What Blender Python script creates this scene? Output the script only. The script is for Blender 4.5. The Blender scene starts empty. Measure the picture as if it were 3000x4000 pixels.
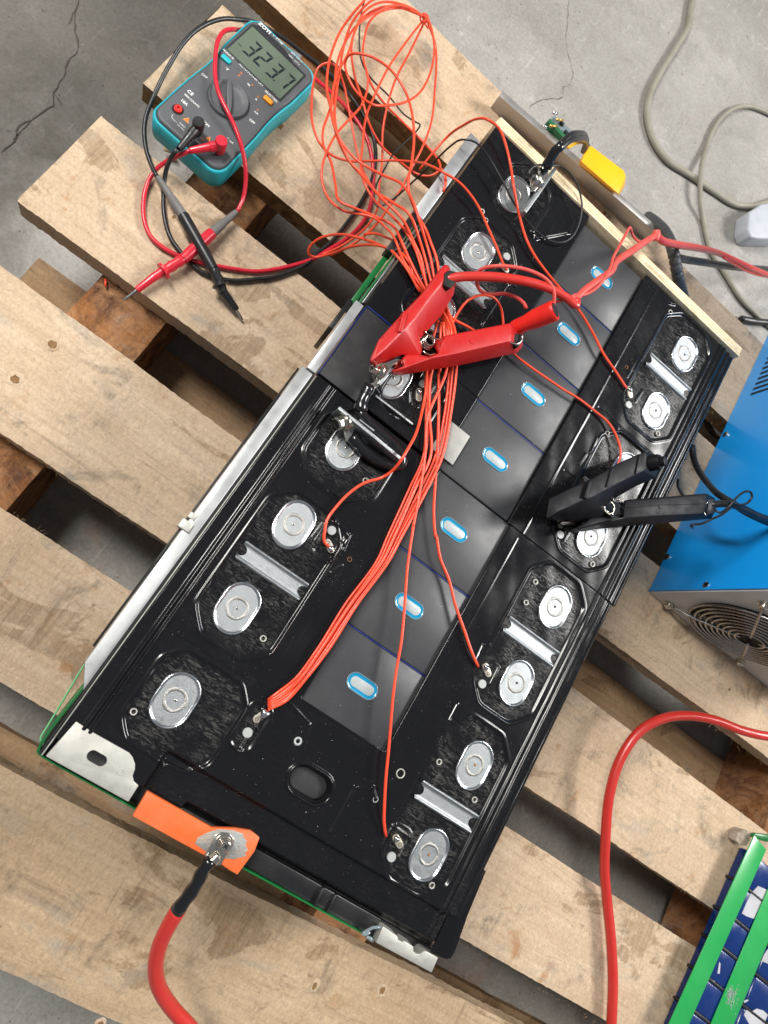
import bpy, bmesh, math, random
import numpy as np
from mathutils import Vector, Matrix
random.seed(7); np.random.seed(7)
sc = bpy.context.scene
C = sc.collection
MM = 0.001

# ------------------------------------------------------------------ camera
CAM_H = 0.53                       # metres above the pallet boards
F_PX = 2658.28                     # focal length in pixels of the 3000 px wide frame
ROT = ((0.781713389771113, 0.5085388428021266, 0.36098811838310385),
       (0.579956019445313, -0.8056141939412313, -0.12098258563714924),
       (0.22929280791478712, 0.30393093932631554, -0.9246895653983118))
RT = Matrix(ROT).transposed()
cam = bpy.data.cameras.new("camera"); camo = bpy.data.objects.new("camera", cam); C.objects.link(camo)
r, d, f = (Vector(v) for v in ROT)
camo.matrix_world = Matrix(((r.x, -d.x, -f.x, 0), (r.y, -d.y, -f.y, 0), (r.z, -d.z, -f.z, CAM_H), (0, 0, 0, 1)))
cam.sensor_fit = 'HORIZONTAL'; cam.sensor_width = 36; cam.lens = 36 * F_PX / 3000
cam.clip_start = 0.01; cam.clip_end = 50
cam.dof.use_dof = True; cam.dof.focus_distance = 0.47; cam.dof.aperture_fstop = 20
sc.camera = camo

# ------------------------------------------------------------------ world, lamps, exposure
w = bpy.data.worlds.new("World"); sc.world = w; w.use_nodes = True
bg = w.node_tree.nodes['Background']; bg.inputs[0].default_value = (0.80, 0.86, 0.95, 1); bg.inputs[1].default_value = 0.25
def lamp(name, loc, target, sx, sy, power, col, spin=0.0):
    l = bpy.data.lights.new(name, 'AREA'); l.shape = 'RECTANGLE'; l.size = sx; l.size_y = sy; l.energy = power; l.color = col
    o = bpy.data.objects.new(name, l); C.objects.link(o); o.location = loc
    q = (Vector(target) - Vector(loc)).to_track_quat('-Z', 'Y'); o.rotation_euler = (q.to_matrix() @ Matrix.Rotation(spin, 3, 'Z')).to_euler()
    return o
lamp("workshop_light_right", (2.15, 1.65, 2.1), (0.2, 0.15, 0), 1.1, 0.8, 105, (1.0, 0.98, 0.95))
lamp("workshop_light_left", (-1.25, 0.45, 1.9), (0.15, 0.15, 0), 1.2, 0.3, 62, (1.0, 0.97, 0.92), 1.3)
sc.view_settings.view_transform = 'Standard'; sc.view_settings.look = 'None'
sc.view_settings.gamma = 1; sc.view_settings.exposure = 0.0

# ------------------------------------------------------------------ photograph measurements -> places on real planes
FR = {'M': (560, 40, 2.37), 'R': (1400, 980, 1.9518), 'K': (2050, 1700, 1.7463), 'N': (1100, 1400, 2.37), 'L': (600, 2250, 2.37),
      'S': (1600, 2900, 2.949), 'G': (1650, 450, 2.074), 'C': (2400, 1300, 1.8433), 'V': (2500, 3200, 2.764), 'W': (2200, 800, 2.074),
      'O': (100, 2600, 2.37), 'E': (700, 3000, 1.3825), 'D': (0, 0, .553)}
for i in range(3):
    for j in range(4): FR['%d%d' % (i, j)] = (i * 1000, j * 1000, 1.659)
def ray(fr, x, y):
    ox, oy, s = FR[fr]; u, v = ox + x / s, oy + y / s
    return RT @ Vector(((u - 1500) / F_PX, (v - 2000) / F_PX, 1))
def U(fr, x, y, z):                # measured point on the horizontal plane z (mm)
    dd = ray(fr, x, y); t = (z * MM - CAM_H) / dd.z
    return Vector((dd.x * t, dd.y * t, z * MM))
ZT = 110.0                         # battery top above the boards, mm
FL = -110.0                        # floor, mm

# ------------------------------------------------------------------ materials
def NT(name):
    m = bpy.data.materials.new(name); m.use_nodes = True
    nt = m.node_tree; return m, nt, nt.nodes['Principled BSDF']
def nd(nt, typ, **kw):
    n = nt.nodes.new(typ)
    for k, v in kw.items():
        if k.startswith('i_'):
            n.inputs[k[2:].replace('_', ' ')].default_value = v
        else: setattr(n, k, v)
    return n
def coords(nt, scale=(1, 1, 1), rot=(0, 0, 0), rnd=True):
    tc = nd(nt, 'ShaderNodeTexCoord'); mp = nd(nt, 'ShaderNodeMapping'); nt.links.new(tc.outputs['Object'], mp.inputs['Vector'])
    mp.inputs['Scale'].default_value = scale; mp.inputs['Rotation'].default_value = rot
    if rnd:
        oi = nd(nt, 'ShaderNodeObjectInfo'); mu = nd(nt, 'ShaderNodeMath', operation='MULTIPLY'); mu.inputs[1].default_value = 37.0
        nt.links.new(oi.outputs['Random'], mu.inputs[0]); nt.links.new(mu.outputs[0], mp.inputs['Location'])
    return mp.outputs[0]
def noise(nt, co, scale, detail=4, rough=.55, dist=0):
    n = nd(nt, 'ShaderNodeTexNoise'); n.inputs['Scale'].default_value = scale; n.inputs['Detail'].default_value = detail
    n.inputs['Roughness'].default_value = rough; n.inputs['Distortion'].default_value = dist
    nt.links.new(co, n.inputs['Vector']); return n.outputs[0]
def ramp(nt, v, stops):
    n = nd(nt, 'ShaderNodeValToRGB'); cr = n.color_ramp
    while len(cr.elements) < len(stops): cr.elements.new(.5)
    for e, (p, c) in zip(cr.elements, stops):
        e.position = p; e.color = (c, c, c, 1) if isinstance(c, (int, float)) else (*c, 1)
    nt.links.new(v, n.inputs[0]); return n.outputs[0]
def mix(nt, fac, a, b, mode='MIX'):
    n = nd(nt, 'ShaderNodeMix', data_type='RGBA', blend_type=mode)
    for s, v in ((0, fac), (6, a), (7, b)):
        if isinstance(v, (int, float)): n.inputs[s].default_value = v if s == 0 else (v, v, v, 1)
        elif isinstance(v, tuple): n.inputs[s].default_value = (*v, 1)
        else: nt.links.new(v, n.inputs[s])
    return n.outputs[2]
def bump(nt, b, h, strength, dist=.001):
    n = nd(nt, 'ShaderNodeBump'); n.inputs['Strength'].default_value = strength; n.inputs['Distance'].default_value = dist
    nt.links.new(h, n.inputs['Height']); nt.links.new(n.outputs[0], b.inputs['Normal']); return n
def simple(name, col, rough=.5, metal=0, dirt=.25, dscale=60, bmp=.15, bscale=900, coat=0, dcol=None, spec=.5, dust=0):
    m, nt, b = NT(name); co = coords(nt)
    dcol = dcol or tuple(c * .45 for c in col)
    base = mix(nt, ramp(nt, noise(nt, co, dscale, 6, .6), [(.42, 0), (.75, dirt)]), col, dcol)
    if dust:
        dn = ramp(nt, noise(nt, co, 1500, 2, .5), [(.73, 0), (.78, dust)])
        base = mix(nt, dn, base, (.5, .5, .48))
    nt.links.new(base, b.inputs['Base Color'])
    rr = ramp(nt, noise(nt, co, dscale * 2.3, 5, .6), [(.3, max(.02, rough - .08)), (.7, min(1, rough + .1))])
    nt.links.new(rr, b.inputs['Roughness'])
    b.inputs['Metallic'].default_value = metal; b.inputs['Coat Weight'].default_value = coat; b.inputs['Coat Roughness'].default_value = .12
    b.inputs['Specular IOR Level'].default_value = spec
    if bmp: bump(nt, b, noise(nt, co, bscale, 3), bmp, .0004)
    return m

def wood(name, c1, c2, stain, stain_amt, rust_amt, saw=.5):
    m, nt, b = NT(name)
    g = noise(nt, coords(nt, (5, 70, 70)), 2.2, 6, .6, .9)               # broad grain along x
    fine = noise(nt, coords(nt, (30, 420, 420)), 2, 4, .75, .3)           # pores
    sawn = noise(nt, coords(nt, (210, 8, 8), (0, 0, .06)), 1.3, 5, .75, .5)   # saw marks across the board
    blot = noise(nt, coords(nt, (7, 10, 10)), 1.3, 5, .6, .8)
    fib = noise(nt, coords(nt, (420, 330, 420), (0, 0, .5)), 1.0, 5, .85, .5)
    col = mix(nt, ramp(nt, g, [(.32, 0), (.7, .8)]), c1, c2)
    col = mix(nt, ramp(nt, blot, [(.35, 0), (.7, .5)]), col, tuple(x * y for x, y in zip(c2, (.92, .86, .78))))
    col = mix(nt, ramp(nt, fine, [(.55, .0), (.85, .35)]), col, tuple(x * .45 for x in c2))
    sm = mix(nt, ramp(nt, blot, [(.44, .06), (.60, 1)]), 0.0, ramp(nt, sawn, [(.56, 0), (.72, saw)]))
    col = mix(nt, sm, col, tuple(x * .45 for x in c2))
    st = noise(nt, coords(nt, (15, 14, 14)), 1.3, 8, .72, 1.0)
    st2 = mix(nt, 1, ramp(nt, st, [(.54 if rust_amt < 1 else .45, 0), (.70 if rust_amt < 1 else .56, stain_amt)]), ramp(nt, sawn, [(.3, .35), (.62, 1)]), 'MULTIPLY')
    col = mix(nt, st2, col, stain)
    pt = noise(nt, coords(nt, (6, 10, 10)), 1.5, 6, .62, 1.1)
    pm = mix(nt, 1, ramp(nt, pt, [(.575, 0), (.60, .7)]), ramp(nt, sawn, [(.32, .25), (.6, 1)]), 'MULTIPLY')
    col = mix(nt, pm, col, tuple(x * y for x, y in zip(c2, (.50, .44, .36))))
    gp = noise(nt, coords(nt, (9, 16, 16)), 1.7, 5, .65, .7)
    col = mix(nt, ramp(nt, gp, [(.58, 0), (.72, .55)]), col, (.30, .29, .26))
    ru = noise(nt, coords(nt, (24, 19, 19)), 1.5, 7, .7, .5)
    ru2 = mix(nt, 1, ramp(nt, ru, [(.60 if rust_amt < 1 else .44, 0), (.70, rust_amt)]), ramp(nt, fib, [(.3, .4), (.6, 1)]), 'MULTIPLY')
    col = mix(nt, ru2, col, (.36, .15, .045))
    ck = noise(nt, coords(nt, (2.2, 34, 34)), 1.0, 3, .5, .6)            # long hairline checks
    col = mix(nt, ramp(nt, ck, [(.4985, 0), (.5015, .7), (.5045, 0)]), col, tuple(x * .35 for x in c2))
    col = mix(nt, 1, col, ramp(nt, fib, [(.3, .74), (.68, 1.2)]), 'MULTIPLY')
    nt.links.new(col, b.inputs['Base Color']); b.inputs['Roughness'].default_value = .85; b.inputs['Specular IOR Level'].default_value = .15
    h = mix(nt, .6, mix(nt, .5, g, sawn), fib); bump(nt, b, h, .9, .0011)
    return m
M = {}
M['wood'] = wood('pallet_wood', (.66, .515, .37), (.50, .37, .25), (.155, .135, .11), .9, .75)
M['wood_b'] = wood('pallet_wood_stained', (.57, .43, .29), (.41, .295, .185), (.12, .095, .07), .9, .4, .7)
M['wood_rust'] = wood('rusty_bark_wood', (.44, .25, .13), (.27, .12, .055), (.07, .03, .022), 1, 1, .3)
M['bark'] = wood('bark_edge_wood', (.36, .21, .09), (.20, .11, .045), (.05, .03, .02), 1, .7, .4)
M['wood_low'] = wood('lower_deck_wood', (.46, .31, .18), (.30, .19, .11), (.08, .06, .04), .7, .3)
M['ply'] = wood('plywood_edge', (.92, .80, .58), (.80, .64, .40), (.25, .14, .06), .5, .1, .1)
M['knot'] = simple('wood_knot', (.26, .15, .07), .9, dirt=.8, dscale=500, bmp=.9, bscale=500, spec=.1)
M['fibre'] = simple('wood_fibre', (.52, .38, .22), .9, bmp=0, spec=.1)

def concrete():
    m, nt, b = NT('workshop_concrete'); co = coords(nt, rnd=False)
    big = noise(nt, co, 3.2, 6, .6, .5); mid = noise(nt, co, 16, 8, .7, .6); fin = noise(nt, co, 330, 5, .75)
    col = mix(nt, ramp(nt, big, [(.35, 0), (.65, 1)]), (.29, .275, .25), (.405, .385, .355))
    col = mix(nt, ramp(nt, mid, [(.42, 0), (.68, .7)]), col, (.235, .22, .195))
    col = mix(nt, ramp(nt, noise(nt, co, 42, 4, .6, 1.2), [(.62, 0), (.72, .35)]), col, (.56, .55, .53))
    col = mix(nt, ramp(nt, noise(nt, co, 9, 3, .5, 1.0), [(.68, 0), (.76, .5)]), col, (.36, .22, .15))
    sp = noise(nt, co, 95, 4, .6); col = mix(nt, ramp(nt, sp, [(.68, 0), (.74, .7)]), col, (.10, .095, .085))
    scr = noise(nt, coords(nt, (260, 12, 12), (0, 0, .9), False), 1.2, 3, .6); col = mix(nt, ramp(nt, scr, [(.66, 0), (.72, .3)]), col, (.6, .6, .58))
    col = mix(nt, 1, col, ramp(nt, fin, [(.3, .78), (.7, 1.18)]), 'MULTIPLY')
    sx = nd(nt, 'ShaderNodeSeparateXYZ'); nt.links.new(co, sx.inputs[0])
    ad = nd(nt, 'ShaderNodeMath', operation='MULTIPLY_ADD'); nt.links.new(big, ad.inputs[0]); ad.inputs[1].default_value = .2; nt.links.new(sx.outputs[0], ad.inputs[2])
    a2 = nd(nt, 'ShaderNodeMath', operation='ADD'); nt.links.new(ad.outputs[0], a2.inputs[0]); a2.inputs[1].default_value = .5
    shade_band = ramp(nt, a2.outputs[0], [(.33, 1), (.385, 0)])  # cast shadow along the left floor, painted into the concrete colour
    col = mix(nt, shade_band, col, mix(nt, 1, col, (.36, .345, .32), 'MULTIPLY'))
    nt.links.new(col, b.inputs['Base Color'])
    nt.links.new(ramp(nt, mid, [(.3, .45), (.7, .8)]), b.inputs['Roughness'])
    bump(nt, b, mix(nt, .5, fin, sp), .5, .0012); return m
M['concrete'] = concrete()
M['crack'] = simple('crack_dirt', (.085, .075, .065), .95, bmp=.5, spec=.05)

def cover_mat():
    m, nt, b = NT('black_moulded_cover'); co = coords(nt, rnd=False)
    at = nd(nt, 'ShaderNodeAttribute', attribute_name='scuff'); sc_ = at.outputs['Fac']
    st = noise(nt, coords(nt, (190, 620, 300), (0, 0, .75), False), 1.0, 4, .62, 1.2)
    bl = noise(nt, co, 45, 4, .6)
    k = mix(nt, 1, ramp(nt, st, [(.47, 0), (.72, 1)]), ramp(nt, bl, [(.35, .05), (.65, 1)]), 'MULTIPLY')
    k = mix(nt, 1, k, sc_, 'MULTIPLY')
    base = mix(nt, k, (.006, .006, .007), (.095, .092, .084))
    sm = ramp(nt, noise(nt, co, 22, 6, .7, .8), [(.6, 0), (.8, .05)]); base = mix(nt, sm, base, (.25, .25, .24))
    dn = ramp(nt, noise(nt, co, 1100, 1, .4), [(.77, 0), (.80, .3)]); base = mix(nt, dn, base, (.55, .55, .52))
    nt.links.new(base, b.inputs['Base Color'])
    nt.links.new(mix(nt, k, ramp(nt, noise(nt, co, 30, 5, .6), [(.3, .09), (.75, .26)]), (.6, .6, .6)), b.inputs['Roughness'])
    b.inputs['Specular IOR Level'].default_value = .42
    wv = noise(nt, co, 14, 3, .5); cl = noise(nt, co, 1700, 2, .5)
    bump(nt, b, mix(nt, mix(nt, sc_, .004, .10), wv, mix(nt, sc_, cl, st)), .35, .002); return m
M['cover'] = cover_mat()
M['black'] = simple('black_plastic', (.012, .012, .013), .32, dirt=.3, dscale=40, dcol=(.05, .048, .045), dust=.4, bmp=.1)
M['blackmatte'] = simple('matte_black_plastic', (.012, .012, .014), .6, dirt=.4, dcol=(.06, .058, .055), dust=.6, bmp=.5, bscale=2600)
M['film'] = simple('grey_cell_film', (.036, .037, .041), .42, dirt=.9, dscale=13, dcol=(.062, .063, .066), dust=.5, bmp=.12, bscale=2200)
M['bluefilm'] = simple('blue_cell_wrap', (.004, .018, .16), .35, dirt=.2)
M['bluecell'] = simple('glossy_blue_cell_wrap', (.003, .026, .145), .22, dirt=.35, dscale=30, coat=.3, bmp=.06)
M['zinc'] = simple('brushed_aluminium_plate', (.38, .40, .41), .42, .9, dirt=.5, dscale=90, bmp=.5, bscale=2400, dcol=(.33, .34, .34))
M['rim'] = simple('polished_aluminium_rim', (.66, .68, .69), .22, 1, dirt=.1, bmp=.1)
M['weld'] = simple('weld_bead_metal', (.42, .41, .385), .42, .95, dirt=.6, dscale=300, bmp=.9, bscale=1500)
M['alu'] = simple('aluminium_rail', (.52, .53, .53), .45, .8, dirt=.5, dscale=30, bmp=.2, bscale=1500)
M['galv'] = simple('galvanised_bracket', (.56, .55, .50), .5, .6, dirt=.4, dscale=70, bmp=.3, bscale=2500)
M['nickel'] = simple('nickel_bolt', (.70, .66, .58), .17, 1, dirt=.2, bmp=.15, bscale=500)
M['solder'] = simple('solder', (.72, .72, .72), .16, 1, dirt=.2, bmp=.5, bscale=350)
M['tab'] = simple('tinned_sensor_tab', (.55, .52, .44), .4, .6, dirt=.6, dscale=300, dcol=(.22, .16, .08), bmp=.3)
M['disc'] = simple('grey_disc', (.42, .44, .43), .5, .2, bmp=.2)
M['hole'] = simple('dark_hole', (.004, .004, .004), .7, bmp=0)
M['copper'] = simple('copper_dot', (.35, .16, .06), .5, .5, bmp=0)
M['wire'] = simple('orange_red_wire', (.86, .075, .026), .38, dirt=.3, dcol=(.6, .05, .02), bmp=.05, coat=.15)
M['wireblk'] = simple('thin_black_wire', (.016, .016, .018), .35, bmp=.05)
M['cablered'] = simple('red_silicone_cable', (.56, .028, .020), .36, dirt=.25, dcol=(.5, .06, .05), bmp=.12, coat=.2)
M['cablepink'] = simple('dusty_red_cable', (.66, .07, .055), .52, dirt=.5, dcol=(.6, .16, .13), bmp=.2)
M['leadred'] = simple('red_test_lead', (.62, .018, .038), .3, dirt=.1, bmp=.05, coat=.2)
M['clampred'] = simple('red_clamp_plastic', (.50, .010, .009), .42, dirt=.35, dcol=(.34, .012, .012), bmp=.15, bscale=1200)
M['boot'] = simple('red_rubber_boot', (.78, .018, .010), .4, dirt=.3, bmp=.3, bscale=250)
M['rubber'] = simple('black_rubber', (.014, .014, .016), .36, dirt=.3, dcol=(.04, .04, .04), bmp=.1)
M['tape'] = simple('black_tape', (.008, .008, .009), .17, dirt=.1, bmp=.6, bscale=160, coat=.3)
M['clampblk'] = simple('black_clamp_plastic', (.006, .0055, .007), .5, spec=.22, dirt=.3, dcol=(.018, .016, .02), bmp=.2, bscale=1500)
M['cyan'] = simple('turquoise_holster', (.016, .42, .50), .42, dirt=.15, bmp=.15, bscale=2500)
M['mgrey'] = simple('meter_grey_plastic', (.088, .092, .100), .48, dirt=.2, bmp=.3, bscale=3500)
M['mdark'] = simple('meter_dark_bezel', (.028, .031, .033), .28, bmp=.05)
M['grommet'] = simple('probe_grey_rubber', (.16, .155, .15), .55, bmp=.2)
M['lcd'] = simple('lcd_glass', (.125, .16, .115), .2, dirt=.35, dscale=40, dcol=(.10, .13, .105), bmp=0, coat=.8)
M['seg'] = simple('lcd_segment', (.012, .018, .022), .3, bmp=0)
M['white'] = simple('white_print', (.9, .9, .88), .5, bmp=0)
M['orangeprint'] = simple('orange_print', (.75, .22, .04), .5, bmp=0)
M['cyanbtn'] = simple('turquoise_button', (.015, .48, .52), .35, bmp=.05)
M['orangebtn'] = simple('orange_button', (.90, .32, .012), .38, bmp=.05)
M['yellow'] = simple('yellow_sleeve', (.95, .48, .008), .4, dirt=.2, dcol=(.75, .30, .01), bmp=.15, bscale=200)
M['orangebar'] = simple('orange_busbar_paint', (.78, .125, .025), .42, dirt=.8, dscale=28, dcol=(.62, .20, .09), bmp=.15)
M['bare'] = simple('filed_bare_metal', (.34, .35, .34), .55, .5, dirt=.7, dscale=110, dcol=(.42, .24, .10), bmp=.9, bscale=700)
M['cyanvent'] = simple('cyan_vent_ring', (.004, .25, .46), .18, dirt=.2, coat=.8, bmp=.1)
M['ventfilm'] = simple('white_vent_film', (.40, .44, .44), .35, dirt=.3, dscale=150, bmp=.5, bscale=400, coat=.4)
M['ventrim'] = simple('clear_vent_rim', (.20, .25, .27), .15, dirt=.2, bmp=.1, coat=1)
M['paint'] = simple('blue_enamel', (.008, .36, .95), .36, dirt=.35, dscale=7, dcol=(.006, .26, .78), bmp=.05, coat=.3, dust=.12)
M['panel'] = simple('grey_fan_panel', (.66, .66, .64), .5, dirt=.4, dscale=25, bmp=.1)
M['grille'] = simple('chrome_fan_guard', (.42, .41, .40), .25, 1, dirt=.4, bmp=.1)
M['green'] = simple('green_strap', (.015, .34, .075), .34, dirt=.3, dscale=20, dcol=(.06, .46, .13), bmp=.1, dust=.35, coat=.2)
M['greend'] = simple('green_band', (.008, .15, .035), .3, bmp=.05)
M['greenl'] = simple('pale_green_band_edge', (.18, .55, .24), .3, bmp=.05)
M['sticker'] = simple('white_sticker', (.50, .50, .53), .6, dirt=.5, bmp=.4, bscale=300)
M['olive'] = simple('dusty_olive_cable', (.30, .285, .23), .6, dirt=.6, dscale=40, dcol=(.20, .17, .12), bmp=.2)
M['corr'] = simple('corrugated_black_tube', (.045, .048, .055), .45, dirt=.3, bmp=.2)
M['pcb'] = simple('green_circuit_board', (.02, .14, .06), .35, bmp=.2)
M['gold'] = simple('gold_contact', (.80, .50, .14), .3, .8, bmp=.1)
M['ltgrey'] = simple('pale_grey_plastic', (.48, .50, .54), .5, dirt=.25, bmp=.1)
M['bar'] = simple('grey_steel_bar', (.47, .455, .44), .42, .7, dirt=.4, dscale=30, dcol=(.35, .30, .25), bmp=.2)
M['stringy'] = wood('pale_split_wood_block', (.52, .46, .38), (.40, .34, .27), (.15, .12, .09), .5, .2, .2)
M['liner'] = simple('dull_grey_liner', (.36, .355, .33), .55, .3, dirt=.5, dscale=60, bmp=.2)
M['teal'] = simple('teal_dot', (.06, .40, .30), .5, bmp=0)

# ------------------------------------------------------------------ object helpers
def tag(o, label=None, cat=None, group=None, kind=None):
    if label: o['label'] = label
    if cat: o['category'] = cat
    if group: o['group'] = group
    if kind: o['kind'] = kind
    return o
def thing(name, loc, label, cat, group=None):
    o = bpy.data.objects.new(name, None); C.objects.link(o); o.location = loc; o.empty_display_size = .01
    return tag(o, label, cat, group)
def origin(o):
    v = Vector((0, 0, 0))
    while o is not None: v += o.location; o = o.parent
    return v
def mk(name, verts, faces, mats, parent=None, smooth=False, mi=None, loc=None, label=None):
    off = origin(parent) if parent else Vector((0, 0, 0))
    loc = Vector(loc) if loc is not None else (off.copy() if parent else Vector((0, 0, 0)))
    me = bpy.data.meshes.new(name)
    me.from_pydata([tuple(Vector(v) - loc) for v in verts], [], faces)
    for m_ in (mats if isinstance(mats, (list, tuple)) else [mats]): me.materials.append(m_)
    if mi is not None: me.polygons.foreach_set('material_index', mi)
    if smooth: me.polygons.foreach_set('use_smooth', [True] * len(me.polygons))
    me.validate(); me.update()
    o = bpy.data.objects.new(name, me); C.objects.link(o)
    if parent: o.parent = parent
    o.location = loc - off
    if label: o['label'] = label
    return o
class MB:
    def __init__(s): s.v = []; s.f = []; s.m = []
    def add(s, vs, fs, m=0):
        b = len(s.v); s.v += [Vector(v) for v in vs]; s.f += [tuple(b + i for i in f_) for f_ in fs]; s.m += [m] * len(fs); return s
    def build(s, name, mats, parent=None, smooth=False, label=None, auto=None, loc=None):
        o = mk(name, s.v, s.f, mats, parent, smooth, s.m, label=label, loc=loc)
        if auto: autosmooth(o, auto)
        return o
def autosmooth(o, ang=35):
    me = o.data; bm = bmesh.new(); bm.from_mesh(me)
    for f_ in bm.faces: f_.smooth = True
    for e in bm.edges:
        e.smooth = not (len(e.link_faces) != 2 or e.calc_face_angle(3.1) > math.radians(ang))
    bm.to_mesh(me); bm.free()
def bevel(o, w_, seg=2, ang=30):
    me = o.data; bm = bmesh.new(); bm.from_mesh(me); bmesh.ops.recalc_face_normals(bm, faces=bm.faces)
    es = [e for e in bm.edges if len(e.link_faces) == 2 and e.calc_face_angle(0) > math.radians(ang)]
    bmesh.ops.bevel(bm, geom=es, offset=w_, segments=seg, affect='EDGES', profile=.5, clamp_overlap=True)
    for f_ in bm.faces: f_.smooth = True
    for e in bm.edges:
        if len(e.link_faces) == 2 and e.calc_face_angle(0) > math.radians(50): e.smooth = False
    bm.to_mesh(me); bm.free(); return o
def box_vf(x0, x1, y0, y1, z0, z1):
    return ([(x, y, z) for z in (z0, z1) for y in (y0, y1) for x in (x0, x1)],
            [(0, 2, 3, 1), (4, 5, 7, 6), (0, 1, 5, 4), (2, 6, 7, 3), (0, 4, 6, 2), (1, 3, 7, 5)])
def box(name, x0, x1, y0, y1, z0, z1, mat, parent=None, bev=.4, label=None):   # mm
    v, f_ = box_vf(x0 * MM, x1 * MM, y0 * MM, y1 * MM, z0 * MM, z1 * MM)
    o = mk(name, v, f_, mat, parent, label=label)
    if bev: bevel(o, bev * MM)
    return o
def prism_vf(poly, z0, z1):        # poly: list of (x,y) metres, any order
    a = sum(poly[i][0] * poly[(i + 1) % len(poly)][1] - poly[(i + 1) % len(poly)][0] * poly[i][1] for i in range(len(poly)))
    if a < 0: poly = poly[::-1]
    n = len(poly)
    v = [(p[0], p[1], z0) for p in poly] + [(p[0], p[1], z1) for p in poly]
    f_ = [tuple(range(n))[::-1], tuple(range(n, 2 * n))] + [(i, (i + 1) % n, n + (i + 1) % n, n + i) for i in range(n)]
    return v, f_
def prism(name, poly, z0, z1, mat, parent=None, bev=.3, label=None):
    v, f_ = prism_vf(poly, z0, z1); o = mk(name, v, f_, mat, parent, label=label)
    if bev: bevel(o, bev * MM)
    return o
def smooth_path(pts, step=3.0):
    pts = [Vector(p) for p in pts]
    if len(pts) < 3:
        n = max(2, int((pts[1] - pts[0]).length / (step * MM))); return [pts[0].lerp(pts[1], i / n) for i in range(n + 1)]
    P_ = [pts[0] * 2 - pts[1]] + pts + [pts[-1] * 2 - pts[-2]]
    out = []
    for i in range(1, len(P_) - 2):
        p0, p1, p2, p3 = P_[i - 1:i + 3]; n = max(2, int((p2 - p1).length / (step * MM)))
        t01 = max(1e-6, (p1 - p0).length ** .5); t12 = max(1e-6, (p2 - p1).length ** .5); t23 = max(1e-6, (p3 - p2).length ** .5)
        m1 = (p2 - p1) + t12 * ((p1 - p0) / t01 - (p2 - p0) / (t01 + t12))
        m2 = (p2 - p1) + t12 * ((p3 - p2) / t23 - (p3 - p1) / (t12 + t23))
        for k in range(n):
            t = k / n; a = 2 * (p1 - p2) + m1 + m2; b_ = -3 * (p1 - p2) - 2 * m1 - m2
            out.append(a * t ** 3 + b_ * t * t + m1 * t + p1)
    out.append(P_[-2]); return out
def tube_vf(path, rad, seg=10, cap=True):
    n = len(path); v = []; f_ = []
    t = (path[1] - path[0]).normalized(); up = Vector((0, 0, 1)) if abs(t.z) < .9 else Vector((1, 0, 0))
    nn = t.cross(up).normalized()
    for i in range(n):
        t2 = (path[min(i + 1, n - 1)] - path[max(i - 1, 0)])
        t2 = t2.normalized() if t2.length > 1e-9 else t
        nn = (nn - t2 * nn.dot(t2)); nn = nn.normalized() if nn.length > 1e-6 else t2.orthogonal().normalized()
        bb = t2.cross(nn); rr = rad(i / (n - 1)) if callable(rad) else rad
        for k in range(seg):
            a = 2 * math.pi * k / seg; v.append(path[i] + nn * math.cos(a) * rr + bb * math.sin(a) * rr)
        t = t2
    for i in range(n - 1):
        for k in range(seg):
            a, b_ = i * seg + k, i * seg + (k + 1) % seg; f_.append((a, b_, b_ + seg, a + seg))
    if cap: f_ += [tuple(range(seg))[::-1], tuple(range((n - 1) * seg, n * seg))]
    return v, f_
def tube(name, pts, rad, mat, parent=None, seg=10, step=3.0, label=None, raw=False):   # rad mm
    p = pts if raw else smooth_path(pts, step)
    rr = (lambda t: rad(t) * MM) if callable(rad) else rad * MM
    v, f_ = tube_vf(p, rr, seg); return mk(name, v, f_, mat, parent, True, label=label, loc=None if parent else p[0])
def cyl_vf(p0, p1, prof, seg=24, phase=0):   # prof: list of (t along axis 0..1, radius m)
    p0, p1 = Vector(p0), Vector(p1); ax = (p1 - p0); t = ax.normalized(); nn = t.orthogonal().normalized(); bb = t.cross(nn)
    v = []; f_ = []
    for (s, rr) in prof:
        for k in range(seg):
            a = 2 * math.pi * k / seg + phase; v.append(p0 + ax * s + nn * math.cos(a) * rr + bb * math.sin(a) * rr)
    for i in range(len(prof) - 1):
        for k in range(seg):
            a, b_ = i * seg + k, i * seg + (k + 1) % seg; f_.append((a, b_, b_ + seg, a + seg))
    f_ += [tuple(range(seg))[::-1], tuple(range((len(prof) - 1) * seg, len(prof) * seg))]
    return v, f_
def lathe(name, p0, p1, prof, mat, parent=None, seg=24, label=None, auto=35):
    v, f_ = cyl_vf(p0, p1, [(s, rr * MM) for s, rr in prof], seg); o = mk(name, v, f_, mat, parent, label=label); autosmooth(o, auto); return o
def loft(name, lo, hi, mat, parent=None, bev=.5, label=None, mid=None):   # two same-length outlines
    a = sum(lo[i].x * lo[(i + 1) % len(lo)].y - lo[(i + 1) % len(lo)].x * lo[i].y for i in range(len(lo)))
    if a < 0: lo = lo[::-1]; hi = hi[::-1]
    n = len(lo); v = list(lo) + list(hi)
    f_ = [tuple(range(n))[::-1], tuple(range(n, 2 * n))] + [(i, (i + 1) % n, n + (i + 1) % n, n + i) for i in range(n)]
    o = mk(name, v, f_, mat, parent, label=label)
    me = o.data; bm = bmesh.new(); bm.from_mesh(me)
    bmesh.ops.triangulate(bm, faces=[q for q in bm.faces if len(q.verts) > 4]); bm.to_mesh(me); bm.free()
    if bev: bevel(o, bev * MM, 2, 22)
    return o
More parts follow.
